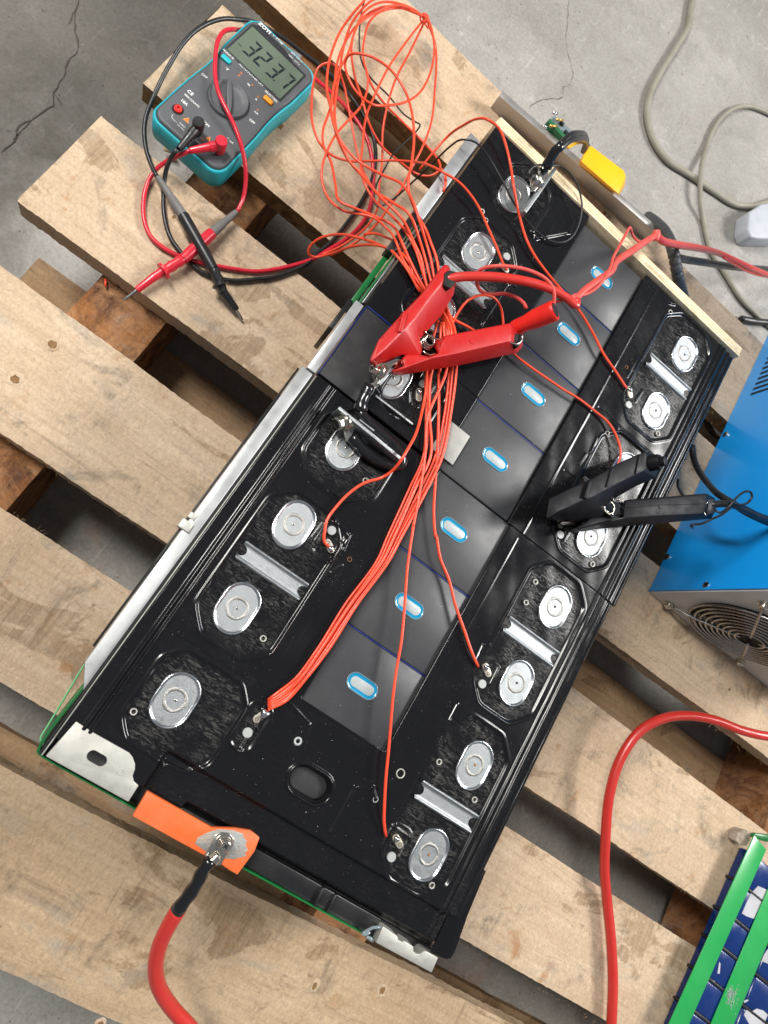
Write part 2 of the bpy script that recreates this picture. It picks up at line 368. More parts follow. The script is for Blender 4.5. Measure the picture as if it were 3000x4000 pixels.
def text(s, pos, size, ang, mat, parent, name='lettering', h=.15, align='CENTER', bold=.0, sx=1.0):
    cu = bpy.data.curves.new(name, 'FONT'); cu.body = s; cu.size = size * MM; cu.align_x = align; cu.align_y = 'CENTER'; cu.extrude = h * MM * .5; cu.offset = bold * MM
    cu.resolution_u = 3
    t = bpy.data.objects.new('tmp', cu); C.objects.link(t)
    me = bpy.data.meshes.new_from_object(t.evaluated_get(bpy.context.evaluated_depsgraph_get()))
    bpy.data.objects.remove(t); bpy.data.curves.remove(cu)
    me.materials.clear(); me.materials.append(mat)
    o = bpy.data.objects.new(name, me); C.objects.link(o); o.parent = parent
    o.location = Vector(pos) - origin(parent); o.rotation_euler = (0, 0, ang); o.scale = (sx, 1, 1)
    return o
def copy_part(o, loc_world, parent):
    c = o.copy(); C.objects.link(c); c.parent = parent; c.location = Vector(loc_world) - origin(parent)
    for ch in list(o.children):
        g = ch.copy(); C.objects.link(g); g.parent = c
    return c
def V3(x, y, z): return Vector((x * MM, y * MM, z * MM))

# ------------------------------------------------------------------ floor
n = 60
fv = [(-3 + 7 * i / n, -2.5 + 7 * j / n, FL * MM) for j in range(n + 1) for i in range(n + 1)]
ff = [(j * (n + 1) + i, j * (n + 1) + i + 1, (j + 1) * (n + 1) + i + 1, (j + 1) * (n + 1) + i) for j in range(n) for i in range(n)]
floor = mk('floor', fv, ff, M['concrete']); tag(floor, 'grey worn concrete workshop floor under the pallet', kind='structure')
def crack(pts, wid):
    p = smooth_path([U(*q, FL + .6) for q in pts], 5)
    vs = []
    for i, q in enumerate(p):
        t = (p[min(i + 1, len(p) - 1)] - p[max(0, i - 1)]).normalized(); s = Vector((-t.y, t.x, 0))
        j = s * random.uniform(-1, 1) * 1.3 * MM; ww = wid * .6 * random.uniform(.2, 1) * MM * (1 if 0 < i < len(p) - 1 else .1)
        vs += [q + j - s * ww, q + j + s * ww]
    fs = [(2 * i, 2 * i + 1, 2 * i + 3, 2 * i + 2) for i in range(len(p) - 1)]
    mk('crack', vs, fs, M['crack'], floor)
crack([('00', *q) for q in ((512, -30), (495, 100), (492, 200), (505, 290), (480, 350), (440, 410), (412, 500), (350, 600), (340, 680), (240, 745), (130, 820), (90, 910), (0, 985))], 1.5)
crack([('00', *q) for q in ((500, 60), (460, 120), (430, 170))], .8)
crack([('00', *q) for q in ((235, 745), (180, 820), (110, 880), (85, 930))], .9)
crack([('00', *q) for q in ((345, 600), (385, 650), (395, 690))], .8)
crack([('20', *q) for q in ((372, -10), (355, 180), (358, 300), (395, 470), (380, 545), (335, 565), (330, 625), (160, 655), (105, 715))], .7)

# ------------------------------------------------------------------ pallet
pal = thing('wooden_pallet', V3(200, 190, FL), 'rough pale timber pallet with wide gapped boards carrying the battery', 'pallet')
def board(name, x0, x1, ya0, ya1, yb0, yb1, z0, z1, mat, seed, rag=.7, nx=330):
    """ya*: y range at x0 end, yb*: at x1 end; sawn edges wander a little"""
    rnd = random.Random(seed); vs = []; fs = []
    prof = [(0, 0), (0, .5), (0, 1), (.04, 1), (.3, 1), (.6, 1), (.96, 1), (1, 1), (1, .5), (1, 0)]
    wl = wr = 0; ph = [rnd.uniform(0, 6) for _ in range(6)]
    for i in range(nx + 1):
        t = i / nx; x = x0 + (x1 - x0) * t
        lo = ya0 + (yb0 - ya0) * t + .8 * math.sin(x / 91 + ph[0]) + .25 * math.sin(x / 23 + ph[1]) + rnd.gauss(0, rag * .22)
        hi = ya1 + (yb1 - ya1) * t + .8 * math.sin(x / 83 + ph[2]) + .25 * math.sin(x / 19 + ph[3]) + rnd.gauss(0, rag * .22)
        for a, b_ in prof:
            xe = x + (rnd.gauss(0, .5) if i in (0, nx) else 0)
            e = rnd.gauss(0, .25) if (a in (0, 1) and b_ < 1) else 0
            vs.append(V3(xe, lo + (hi - lo) * a + e, z0 + (z1 - z0) * b_ - (.35 if a in (0, 1) and b_ == 1 else 0)))
    m_ = len(prof)
    for i in range(nx):
        for k in range(m_): 
            a, b_ = i * m_ + k, i * m_ + (k + 1) % m_; fs.append((a, b_, b_ + m_, a + m_))
    fs += [tuple(range(m_)), tuple(range(nx * m_, (nx + 1) * m_))[::-1]]
    side = M['bark'] if seed in (1, 2) else mat
    mi = [1 if (i % m_) in (0, 1) else 0 for i in range(nx * m_)] + [0, 0]
    o = mk(name, vs, [q[::-1] for q in fs], [mat, side], pal, mi=mi)
    o.location = V3((x0 + x1) / 2, (ya0 + yb1) / 2, 0) - origin(pal)
    for v_ in o.data.vertices: v_.co -= V3((x0 + x1) / 2, (ya0 + yb1) / 2, 0) - origin(pal) + Vector((0, 0, 0))
    autosmooth(o, 40); return o
BD = [('board', -232, 760, 487, 598, 489, 602, 'wood', 1), ('board', -224, 760, 343, 452, 346, 452, 'wood', 2),
      ('board', -228, 760, 199, 297, 209, 300, 'wood', 3), ('board', -300, 760, 53, 152, 50, 143, 'wood', 4),
      ('board', -300, 760, -87, 10, -76, 15, 'wood', 5), ('board', -300, 760, -232, -136, -225, -108, 'wood_b', 6)]
boards = [board(nm, x0, x1, a, b_, c, d_, -20, 0, M[m_], s) for nm, x0, x1, a, b_, c, d_, m_, s in BD]
for s, (x0, x1) in enumerate(((-159, -100), (263, 312), (660, 715))):
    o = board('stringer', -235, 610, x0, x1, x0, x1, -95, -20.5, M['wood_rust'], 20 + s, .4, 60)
    # stringers run along y: swap the axes
    org = origin(pal); L_ = o.location.copy()
    for v_ in o.data.vertices:
        p = v_.co + L_ + org; q = Vector((p.y, p.x, p.z)); v_.co = q - V3((x0 + x1) / 2, 190, 0)
    o.location = V3((x0 + x1) / 2, 190, 0) - org
    bm = bmesh.new(); bm.from_mesh(o.data); bmesh.ops.recalc_face_normals(bm, faces=bm.faces); bm.to_mesh(o.data); bm.free()
for s, (a, b_) in enumerate(((-225, -128), (112, 205), (500, 600))):
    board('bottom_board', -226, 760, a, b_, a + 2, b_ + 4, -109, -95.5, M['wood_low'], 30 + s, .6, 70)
# knots, nails and frayed fibres
def blob_poly(cx, cy, rx, ry, n=14, jit=.2, rot=0):
    out = []
    for k in range(n):
        a = 2 * math.pi * k / n; r_ = 1 + random.uniform(-jit, jit); x, y = rx * math.cos(a) * r_, ry * math.sin(a) * r_
        out.append(((cx + x * math.cos(rot) - y * math.sin(rot)), (cy + x * math.sin(rot) + y * math.cos(rot))))
    return out
def knot(fr, x, y, rx, ry):
    c = U(fr, x, y, 0); vs = [(c.x, c.y, .0002)]; ring = []
    for q, (s, z) in enumerate(((.35, .25), (.7, .6), (1, .45), (1.3, -.1))):
        for k in range(14):
            a = 2 * math.pi * k / 14; j = random.uniform(.8, 1.2)
            vs.append((c.x + rx * s * MM * math.cos(a) * j, c.y + ry * s * MM * math.sin(a) * j, z * MM))
    fs = [(0, 1 + k, 1 + (k + 1) % 14) for k in range(14)]
    for q in range(3): fs += [(1 + q * 14 + k, 1 + (q + 1) * 14 + k, 1 + (q + 1) * 14 + (k + 1) % 14, 1 + q * 14 + (k + 1) % 14) for k in range(14)]
    mk('knot', vs, fs, [M['knot'], M['wood']], pal, True, [0] * 28 + [1] * 28 if len(fs) == 56 else None)
for q in (('01', 340, 575, 4.2, 4.5), ('01', 100, 800, 4.5, 4.5), ('13', 815, 1440, 3.4, 4.0), ('13', 378, 1412, 2.6, 4.5), ('00', 1125, 1410, 2.4, 2.6), ('03', 650, 1659, 3, 3), ('22', 1405, 1148, 2.0, 2.0), ('W', 335, 70, 3.5, 3.5)): knot(*q)
def splinters(name, edges, count, label=None):
    mb = MB()
    for _ in range(count):
        x0, x1, y, s = random.choice(edges); x = random.uniform(x0, x1)
        p = V3(x, y + random.uniform(-.6, .6), random.uniform(-16, .3)); L_ = random.uniform(1.2, 4.5) * (2 if random.random() < .07 else 1)
        dr = Vector((random.gauss(0, .8), s * random.uniform(.1, .8), random.uniform(-.2, .35))).normalized()
        q = p + dr * L_ * MM; s_ = dr.cross(Vector((0, 0, 1))).normalized() * .16 * MM
        mb.add([p - s_, p + s_, q + Vector((0, 0, .0001)), p + Vector((0, 0, .0003))], [(0, 1, 2), (0, 2, 3), (1, 3, 2)])
    o = mb.build(name, M['fibre'], pal); tag(o, kind='stuff')
ed = []
for _, x0, x1, a, b_, c, d_, _, _ in BD: ed += [(x0, 640, (a + c) / 2 * .7 + a * .3, -1), (x0, 640, (b_ + d_) / 2 * .7 + b_ * .3, 1)]
splinters('splinters', ed, 1500)
box('nail_head', -130, -125, 395, 400, -.2, .4, M['knot'], pal, .2)
tube('wood_chip', [U('00', 1065, 960, -100), U('00', 1130, 985, -100)], 3, M['fibre'], pal, 5)

# ------------------------------------------------------------------ battery modules
GXL, GXR = 58.9, 250.6
def yk(k): return -29.5 + 62.6 * k
def yr(k): return -29.8 + 62.6 * k
def octa(X, Y, x0, x1, y0, y1, ch):
    cx, cy, a, b_ = (x0 + x1) / 2, (y0 + y1) / 2, (x1 - x0) / 2, (y1 - y0) / 2
    u, v_ = np.abs(X - cx), np.abs(Y - cy)
    k = 1.1; t = (u - a, v_ - b_, (u + v_ - (a + b_ - ch)) / 1.4142)
    mx = np.maximum(np.maximum(t[0], t[1]), t[2]); return mx + k * np.log(sum(np.exp((q - mx) / k) for q in t)) - .2
def ss(x, a, b_):
    t = np.clip((x - a) / (b_ - a), 0, 1); return t * t * (3 - 2 * t)
def cover(name, x0, x1, y0, y1, holes, pads, ridges, extra, parent, res=.55, label=None):
    nx, ny = int((x1 - x0) / res), int((y1 - y0) / res)
    xs, ys = np.linspace(x0, x1, nx + 1), np.linspace(y0, y1, ny + 1); X, Y = np.meshgrid(xs, ys)
    H = np.zeros_like(X); S = np.full_like(X, .04)
    rngs = np.random.RandomState(abs(hash(int(x0 * 7 + y0))) % 1000)
    H += .12 * np.sin(X / 9 + 1.3) * np.sin(Y / 13 + .4) + .06 * np.sin(X / 3.1 + Y / 5.2)
    for (a, b_, c, d_, ch, dep) in pads:
        D_ = octa(X, Y, a, b_, c, d_, ch)
        H += -dep * (1 - ss(D_, -1.4, .2)) + .55 * np.exp(-((D_ - .9) / .7) ** 2)
        S = np.maximum(S, 1 - ss(D_ + .8 * np.sin(X * .9 + Y * .6), -4.5, -.5))
    for (xa, ya, xb, yb, hgt, wd) in ridges:
        ax, ay = xb - xa, yb - ya; L2 = ax * ax + ay * ay
        t = np.clip(((X - xa) * ax + (Y - ya) * ay) / L2, 0, 1)
        dist = np.hypot(X - xa - t * ax, Y - ya - t * ay); H += hgt * np.exp(-(dist / wd) ** 2)
    if extra: H, S = extra(X, Y, H, S)
    idx = np.arange((nx + 1) * (ny + 1)).reshape(ny + 1, nx + 1)
    cx = (X[:-1, :-1] + X[1:, 1:]) / 2; cy = (Y[:-1, :-1] + Y[1:, 1:]) / 2; keep = np.ones_like(cx, bool)
    for (a, b_, c, d_) in holes: keep &= ~((cx > a) & (cx < b_) & (cy > c) & (cy < d_))
    Q = np.stack([idx[:-1, :-1], idx[:-1, 1:], idx[1:, 1:], idx[1:, :-1]], -1)[keep]
    V_ = np.stack([X, Y, ZT + H], -1).reshape(-1, 3)
    # hem: borders drop 3 mm
    from collections import Counter
    e = np.concatenate([Q[:, [0, 1]], Q[:, [1, 2]], Q[:, [2, 3]], Q[:, [3, 0]]]); key = np.sort(e, 1); k1 = key[:, 0].astype(np.int64) * 10 ** 7 + key[:, 1]
    u_, inv, cnt = np.unique(k1, return_inverse=True, return_counts=True); be = e[cnt[inv] == 1]
    bv = np.unique(be); mp = {int(q): len(V_) + i for i, q in enumerate(bv)}
    low = V_[bv].copy(); low[:, 2] -= 3.0
    Vall = np.concatenate([V_, low]) * MM
    Qs = np.array([[b_, a, mp[int(a)], mp[int(b_)]] for a, b_ in be])
    Qa = np.concatenate([Q, Qs])
    used = np.unique(Qa); rm = -np.ones(len(Vall), int); rm[used] = np.arange(len(used)); Qa = rm[Qa]; Vu = Vall[used]
    Sf = np.concatenate([S.reshape(-1), np.zeros(len(low))])[used]
    off = np.array(origin(parent)); me = bpy.data.meshes.new(name)
    me.from_pydata((Vu - off).tolist(), [], Qa.tolist()); me.materials.append(M['cover'])
    at = me.attributes.new('scuff', 'FLOAT', 'POINT'); at.data.foreach_set('value', Sf.astype(np.float32))
    me.polygons.foreach_set('use_smooth', [True] * len(me.polygons)); me.update()
    o = bpy.data.objects.new(name, me); C.objects.link(o); o.parent = parent
    if label: o['label'] = label
    return o

def capsule(cx, cy, seg, r_, z, axis='Y', n=12):
    out = []
    for k in range(n + 1): a = math.pi * k / n; out.append((math.cos(a) * r_, seg + math.sin(a) * r_))
    for k in range(n + 1): a = math.pi + math.pi * k / n; out.append((math.cos(a) * r_, -seg + math.sin(a) * r_))
    if axis == 'X': out = [(y, -x) for x, y in out]
    return [Vector(((cx + x) * MM, (cy + y) * MM, z * MM)) for x, y in out]
def rings(mb, loops, mats, close=True):
    n_ = len(loops[0]); vs = [p for L_ in loops for p in L_]
    b = len(mb.v); mb.v += vs
    for i in range(len(loops) - 1):
        for k in range(n_): mb.f.append((b + i * n_ + k, b + i * n_ + (k + 1) % n_, b + (i + 1) * n_ + (k + 1) % n_, b + (i + 1) * n_ + k)); mb.m.append(mats[i])
    if close: mb.f.append(tuple(b + (len(loops) - 1) * n_ + k for k in range(n_))); mb.m.append(mats[-1])
plate_proto = [None]; weld_n = [0]
def weld_mesh():
    mb = MB(); loops = []
    for rr, z in ((7.3, 0), (6.9, .25), (6.3, .42), (5.6, .22), (5.2, .02)):
        L_ = []
        for k in range(48):
            a = 2 * math.pi * k / 48; j = .16 * math.sin(3 * a + rr) + random.uniform(-.1, .1); zz = z + random.uniform(-.06, .08) * (z > .1)
            L_.append(Vector(((rr + j) * math.cos(a), (rr + j) * math.sin(a), zz)) * MM)
        loops.append(L_)
    rings(mb, loops, [0] * 4, False)
    return mb
def terminal_plate(x, y, parent, metal='zinc', dot='nickel'):
    base = V3(x, y, ZT - .75)
    mb = MB(); prof = [(12.3, -.6), (12.1, .5), (11.8, 1.0), (11.3, 1.1), (10.8, .85), (10.4, .15), (10.0, 0)]
    rings(mb, [capsule(0, 0, 4.7, r_, z, 'Y') for r_, z in prof], [1, 1, 1, 1, 1, 1, 0])
    for v_ in mb.v: v_ += base
    p = mb.build('terminal_plate', [M[metal], M['rim']], parent, True); p.data.polygons[-1].use_smooth = False
    # orient
    bm = bmesh.new(); bm.from_mesh(p.data); bmesh.ops.recalc_face_normals(bm, faces=bm.faces)
    if sum(f_.normal.z * f_.calc_area() for f_ in bm.faces) < 0: bmesh.ops.reverse_faces(bm, faces=bm.faces)
    bm.to_mesh(p.data); bm.free()
    off = origin(parent); p.location = base - off
    for v_ in p.data.vertices: v_.co -= base - off
    wm = weld_mesh()
    w_ = mk('weld_ring', wm.v, wm.f, M['weld'], None, True); w_.parent = p; w_.location = (0, 0, 0)
    dm = MB(); dv, df = cyl_vf((0, 0, 0), (0, 0, .0004), [(0, .0009), (.8, .0008), (1, .0004)], 10); dm.add(dv, df)
    d_ = mk('centre_dot', dm.v, dm.f, M[dot], None, True); d_.parent = p; d_.location = (random.uniform(-.4, .4) * MM, random.uniform(-.4, .4) * MM, 0)
    return p
def link_plate(cx, cy, parent, L_=24.2):
    mb = MB(); ysn = 20; prof = []
    for i in range(ysn + 1):
        y = -6.6 + 13.2 * i / ysn; e = abs(y)
        z = 1.5 * math.exp(-((e - 5.5) / 1.1) ** 2) + (.0 if e < 4 else 0) - (.8 if e > 6.4 else 0)
        notch = math.sqrt(max(0, 3.7 ** 2 - y * y)) * 1.25 if e < 3.7 else 0
        cr = max(0, e - 5.2); xe = L_ - notch - cr * cr * .8
        prof.append((y, z, xe))
    vs = []; fs = []; nx = 16
    for y, z, xe in prof:
        for k in range(nx + 1): vs.append(V3(cx + xe * (2 * k / nx - 1), cy + y, ZT - .9 + z))
    for i in range(ysn):
        for k in range(nx): a = i * (nx + 1) + k; fs.append((a, a + 1, a + nx + 2, a + nx + 1))
    o = mk('link_plate', vs, fs, M['zinc'], parent, True)
    return o
def ring_hole(name, x, y, ro, ri, parent, mat='rim', zoff=.0, inner='hole'):
    mb = MB(); loops = []
    for rr, z in ((ro, -.5), (ro * .97, .35), ((ro + ri) / 2, .5), (ri, .25), (ri * .95, -.3)):
        loops.append([V3(x + rr * math.cos(2 * math.pi * k / 20), y + rr * math.sin(2 * math.pi * k / 20), ZT + z + zoff) for k in range(20)])
    rings(mb, loops, [0, 0, 0, 0, 1]); return mb.build(name, [M[mat], M[inner]], parent, True)
def disc(name, x, y, r_, z, mat, parent, h=.4):
    v, f_ = cyl_vf(V3(x, y, z - 1), V3(x, y, z + h), [(0, r_ * MM), (.85, r_ * MM), (1, r_ * .95 * MM)], 24); o = mk(name, v, f_, M[mat], parent); autosmooth(o); return o
def sensor_tab(x, y, ang, parent, dx, dy, big=False):
    c = V3(x, y, ZT + .1); ca, sa = math.cos(ang), math.sin(ang)
    base = capsule(0, 0, 2.6, 2.3, 0, 'X', 8)
    pl = [(c.x + p.x * ca - p.y * sa, c.y + p.x * sa + p.y * ca) for p in base]
    t = prism('sensor_tab', pl, c.z - .001, c.z + .0004, M['tab'], parent, .1)
    mb = MB()
    for k in range(6):
        a = k * math.pi / 3; px, py = 2.4 + 1.0 * math.cos(a), 1.0 * math.sin(a)
        v, f_ = cyl_vf((c.x + px * MM * ca - py * MM * sa, c.y + px * MM * sa + py * MM * ca, c.z + .0002), (c.x + px * MM * ca - py * MM * sa, c.y + px * MM * sa + py * MM * ca, c.z + .00055), [(0, .00028), (1, .00028)], 8); mb.add(v, f_)
    h_ = mb.build('perforations', M['hole'], t)
    # solder blob
    s = 1.5 if big else 1.0; mb = MB(); nb = 14; vs = [];
    for i in range(7):
        ph = math.pi / 2 * i / 6
        for k in range(nb):
            a = 2 * math.pi * k / nb; rr = 2.2 * s * math.cos(ph) * (1 + .16 * math.sin(3 * a + x)) ; vs.append(V3(0, 0, 0) + c + Vector(((-2.0 * s * ca + rr * math.cos(a)), (-2.0 * s * sa + rr * math.sin(a)), (2.3 * s * math.sin(ph)))) * MM)
    fs = [(i * nb + k, i * nb + (k + 1) % nb, (i + 1) * nb + (k + 1) % nb, (i + 1) * nb + k) for i in range(6) for k in range(nb)] + [tuple(range(6 * nb, 7 * nb))]
    mk('solder_blob', vs, fs, M['solder'], parent, True)
    disc('disc', dx, dy, 3.0, ZT + .3, 'disc', parent)
def add_lumps(x, y, parent, n_=14, r_=3):
    mb = MB()
    for _ in range(n_):
        p = V3(x + random.gauss(0, r_), y + random.gauss(0, r_), ZT + .2); s = random.uniform(.25, .8) * MM
        v, f_ = cyl_vf(p, p + Vector((0, 0, s)), [(0, s), (.6, s * .8), (1, s * .3)], 7); mb.add(v, f_)
    o = mb.build('melted_crumbs', M['tape'], parent, True); tag(o, kind='stuff')
def vent(x, y, z, parent):
    mb = MB(); prof = [(6.1, -.2), (6.05, .5), (5.85, .7), (5.65, .5), (5.5, .3), (3.9, .12), (3.3, .22), (3.1, .3)]
    rings(mb, [capsule(x, y, 5.6, r_, z + zz, 'X', 10) for r_, zz in prof], [0, 0, 0, 0, 1, 1, 2, 2])
    return mb.build('vent', [M['ventrim'], M['cyanvent'], M['ventfilm']], parent, True)

def cells(parent, ks, x0, x1):
    for k in ks:
        y0, y1 = 1.2 + 62.4 * (k - 1), 1.2 + 62.4 * k
        yy0 = max(y0 + .45, 8.5) if k == 1 else y0 + .45
        yy1 = min(y1 - .45, 443)
        c = box('cell', x0, x1, yy0, yy1, 5, ZT - 2.5, M['film'], parent, .9)
        vent(154, yk(k) + .6 + (2 if k == 1 else 0), ZT - 2.6, c)
        if k != ks[0]:
            box('blue_seam', x0 + .5, x1 - .5, y0 - .4, y0 + .4, 20, ZT - 3.1, M['bluefilm'], parent, 0)

# --- near module
near = thing('battery_module', V3(150, 50, 0), 'black battery module nearer the bottom left with bare orange busbar end', 'battery module', 'battery modules laid end to end')
box('housing', 17.5, 291, -76, 186.5, .5, ZT - 9, M['black'], near, 1)
def near_extra(X, Y, H, S):
    # stepped lower end, right hand flange folds, weld dips
    H += -3.5 * (1 - ss(Y, -57, -53)) * ss(X, 70, 74) * 1.0
    H += -5.5 * (1 - ss(Y, -76.5, -72)) * ss(X, 96, 100)
    H += -1.6 * ss(X, 292 - 6, 292 - 3)
    cav = np.hypot(np.maximum(np.abs(X - 156) - 5.8, 0), Y + 30.5) - 8.6; H += 1.5 * np.exp(-((cav - .9) / .9) ** 2) - 5.5 * (1 - ss(cav, -1.6, -.2))
    S = np.where(Y < -52, np.maximum(S, .08), S)
    S = np.maximum(S, .5 * np.exp(-((X - 284) / 9.) ** 2 - ((Y + 60) / 26.) ** 2))
    g = np.exp(-((Y - 1.2) / .35) ** 2) * ((X > 39) & (X < 90)) + np.exp(-((Y - 124) / .35) ** 2) * ((X > 34) & (X < 92)); H -= .5 * g
    return H, S
rg = [(26.0, -66, 26.0, 186, 1.7, 1.15), (29.8, -66, 29.8, 186, 1.7, 1.15),
      (277.6, -74, 277.6, 187, 1.5, .9), (282.0, -74, 282.0, 187, 1.7, 1.0), (286.0, -74, 286.0, 187, -.8, .8), (291, -74, 291, 187, .8, .9),
      (108.5, -9, 107.5, -36, 1.2, .9), (75, -63, 75, -76, 1.1, .8), (54, -60, 76, -62, .5, .8), (75, -62, 75.5, -75, .8, .8),
      (183, -18, 183, -48, 1.0, .9), (183, -18, 193, -13, .8, .9), (193, -13, 199, -18, .8, .9), (121, 9, 187, 8.5, .6, .8),
      (136, -2, 141, -16, .7, .9), (110, 5, 136, -1, .5, .8), (74, 108, 73, 94, .8, .8), (73, 94, 78, 92, .8, .8), (93, 111, 95, 100, .8, .6), (96, 84, 99, 92, .9, .7),
      (215, 92, 214, 104, .9, .7), (214, 104, 219, 106, .7, .7), (233, 97, 233, 84, .9, .7), (233, -25, 233, -40, .9, .7), (218, -26, 232, -27, .9, .7), (218, 60, 218, 48, .8, .6),
      (92, 20, 91.5, 112, .7, .6), (100, 20, 100, 100, .25, 1.5), (197, 14, 198, 182, .35, .5)]
pads_near = [(36.5, 91.5, 9.5, 114.5, 13, 1.1), (36.5, 92.5, 127, 183, 13, 1.1), (38.5, 96.5, -60, -2.5, 10, 1.1),
             (219, 272, -54, 60, 13, 1.1), (219, 272, 69, 184, 13, 1.1), (77, 92, 88, 112, 3, .4), (99, 112, -34, -6, 2, .4), (219, 234, -45, -24, 3, .2)]
cover('moulded_cover', 16.5, 292.5, -77, 187, [(123, 189, 9, 999)], pads_near, rg, near_extra, near)
cells(near, (1, 2, 3), 122, 190.5)
# recessed oval blank beside the lower end
mb = MB(); rings(mb, [capsule(156, -30.5, 5.8, r_, ZT + z, 'X', 12) for r_, z in ((7.6, -6), (7.3, -4.4), (6.9, -4.1), (6.0, -4.0))], [0] * 4)
mb.build('recessed_blank', M['blackmatte'], near, True)
for k in (0, 1, 2): terminal_plate(GXL, yk(k), near)
p3 = terminal_plate(GXL, yk(3), near); p3['label'] = 'terminal plate cut open beneath the vertical busbar stub'
for k in (0, 1, 2, 3): terminal_plate(GXR, yr(k), near, dot='copper' if k < 2 else 'hole')
link_plate(64.0, 63.8, near); link_plate(246, .8, near); link_plate(246, 126, near)
sensor_tab(85.5, 97.5, math.radians(150), near, 81.2, 106.7)
sensor_tab(225.5, 90.5, math.radians(-35), near, 227.2, 80.8); sensor_tab(226.3, -32.5, math.radians(-25), near, 227.4, -42.3)
sensor_tab(107, -12.5, math.radians(245), near, 105.6, -24, True)
add_lumps(108, -4, near, 16, 1.6); add_lumps(108, -21, near, 16, 1.8); add_lumps(91, 96, near, 20, 2); add_lumps(97, 78, near, 14, 2)
for x, y in ((39.7, 3.5), (86.1, 3.2), (42.3, 130), (96, 113), (99, 78), (98, 84), (213, 95), (215, 73), (210, 68), (212, 56), (212, 82)): ring_hole('small_hole', x, y, 1.7, 1.45, near, 'black')
for x, y in ((82.4, 26.5), (82, 148), (43, -46), (262.2, -44.6), (226, 22), (262, 14), (227, 164), (228, 147)): ring_hole('eyelet', x, y, 2.1, 1.35, near, 'galv')
ring_hole('eyelet', 135.3, -13.2, 2.7, 1.3, near, 'disc'); ring_hole('eyelet', 205.6, 2.9, 3.2, 2.4, near, 'galv', inner='knot'); ring_hole('eyelet', 199, -18.3, 1.9, 1.4, near, 'disc', inner='teal')
ring_hole('small_hole', 101.5, 98, 1.6, 1.2, near, 'copper')
# bottom end: slotted steel bracket, orange busbar, grey block, green bands
def pl(fr, pts, z): return [(U(fr, *q, z).x, U(fr, *q, z).y) for q in pts]
bk = pl('O', [(470, 510), (190, 830), (950, 1250), (1045, 1100), (1000, 1060), (990, 1010), (1012, 950), (1012, 900), (990, 840), (960, 800), (900, 765), (640, 620)], ZT - 2)
prism('slotted_bracket', bk, (ZT - 3.5) * MM, (ZT + .6) * MM, M['galv'], near, .3)
mb = MB(); rings(mb, [capsule(*(U('O', 660, 858, ZT + .7) / MM).xy, 2.7, 3.0 * s, ZT + z, 'X', 8) for s, z in ((1.12, .62), (1.0, .75), (.98, .68))], [0, 1, 1])
mb.build('bracket_slot', [M['galv'], M['hole']], near, True)
q = U('O', 880, 985, ZT + .7) / MM; ring_hole('bracket_hole', q.x, q.y, 1.7, 1.4, near, 'galv', .45)
prism('black_end_wall', [(.0165, -.088), (.0165, -.078), (.29, -.0775), (.29, -.088)], .004, (ZT - 11) * MM, M['black'], near, .5)
prism('end_ledge', [(.098, -.0885), (.098, -.0772), (.246, -.0772), (.246, -.0885)], (ZT - 13) * MM, (ZT - 7.5) * MM, M['black'], near, .6)
box('ledge_rib', 199, 201, -88.5, -77.2, ZT - 12, ZT - 4.5, M['black'], near, .4); box('ledge_rib', 209, 210.5, -88.5, -77.2, ZT - 12, ZT - 5.5, M['black'], near, .4)
blk = pl('E', [(1100, 852), (1060, 940), (1360, 1102), (1395, 1022), (1330, 985), (1318, 985), (1300, 1000), (1275, 1000), (1262, 985), (1262, 962), (1215, 930), (1200, 935), (1182, 928), (1175, 905)], ZT - 2)
prism('grey_end_block', blk, (ZT - 14) * MM, (ZT - 1) * MM, M['galv'], near, .4)
tube('clear_hook', [U('E', *q, ZT - 2) for q in ((1090, 860), (1045, 862), (1015, 878), (990, 895), (1003, 900), (1030, 885))], 1.0, M['ventrim'], near)
tube('clear_hook', [U('E', *q, ZT - 4) for q in ((1010, 908), (1050, 933))], 1.2, M['ventrim'], near)
flap = [U('E', *q, ZT - 1) for q in ((1470, 770), (1430, 850), (1360, 1000), (1440, 1035), (1470, 1030), (1490, 1000), (1560, 800), (1659, 560), (1640, 540), (1560, 640))]
prism('torn_side_flap', [(p.x, p.y) for p in flap], (ZT - 2.4) * MM, (ZT - 1.6) * MM, M['cover'], near, .2)
bar_ = pl('E', [(0, 215), (180, 320), (300, 322), (385, 335), (432, 372), (405, 445), (312, 572), (270, 548), (230, 520), (0, 392)], ZT - 1)
bar_[0] = tuple(U('O', 1125, 1155, ZT - 1).xy); bar_[-1] = tuple(U('O', 988, 1388, ZT - 1).xy)
bar_[1] = tuple(U('E', 175, 318, ZT - 1).xy)
prism('orange_busbar', bar_, (ZT - 3) * MM, (ZT + .8) * MM, M['orangebar'], near, .5)
filed = pl('E', [(85, 410), (100, 375), (150, 350), (210, 330), (290, 335), (345, 355), (350, 375), (365, 395), (358, 420), (372, 440), (355, 460), (362, 475), (300, 492), (250, 490), (170, 470)], ZT + 1)
prism('filed_patch', filed, (ZT + .6) * MM, (ZT + 1.0) * MM, M['bare'], near, .05)
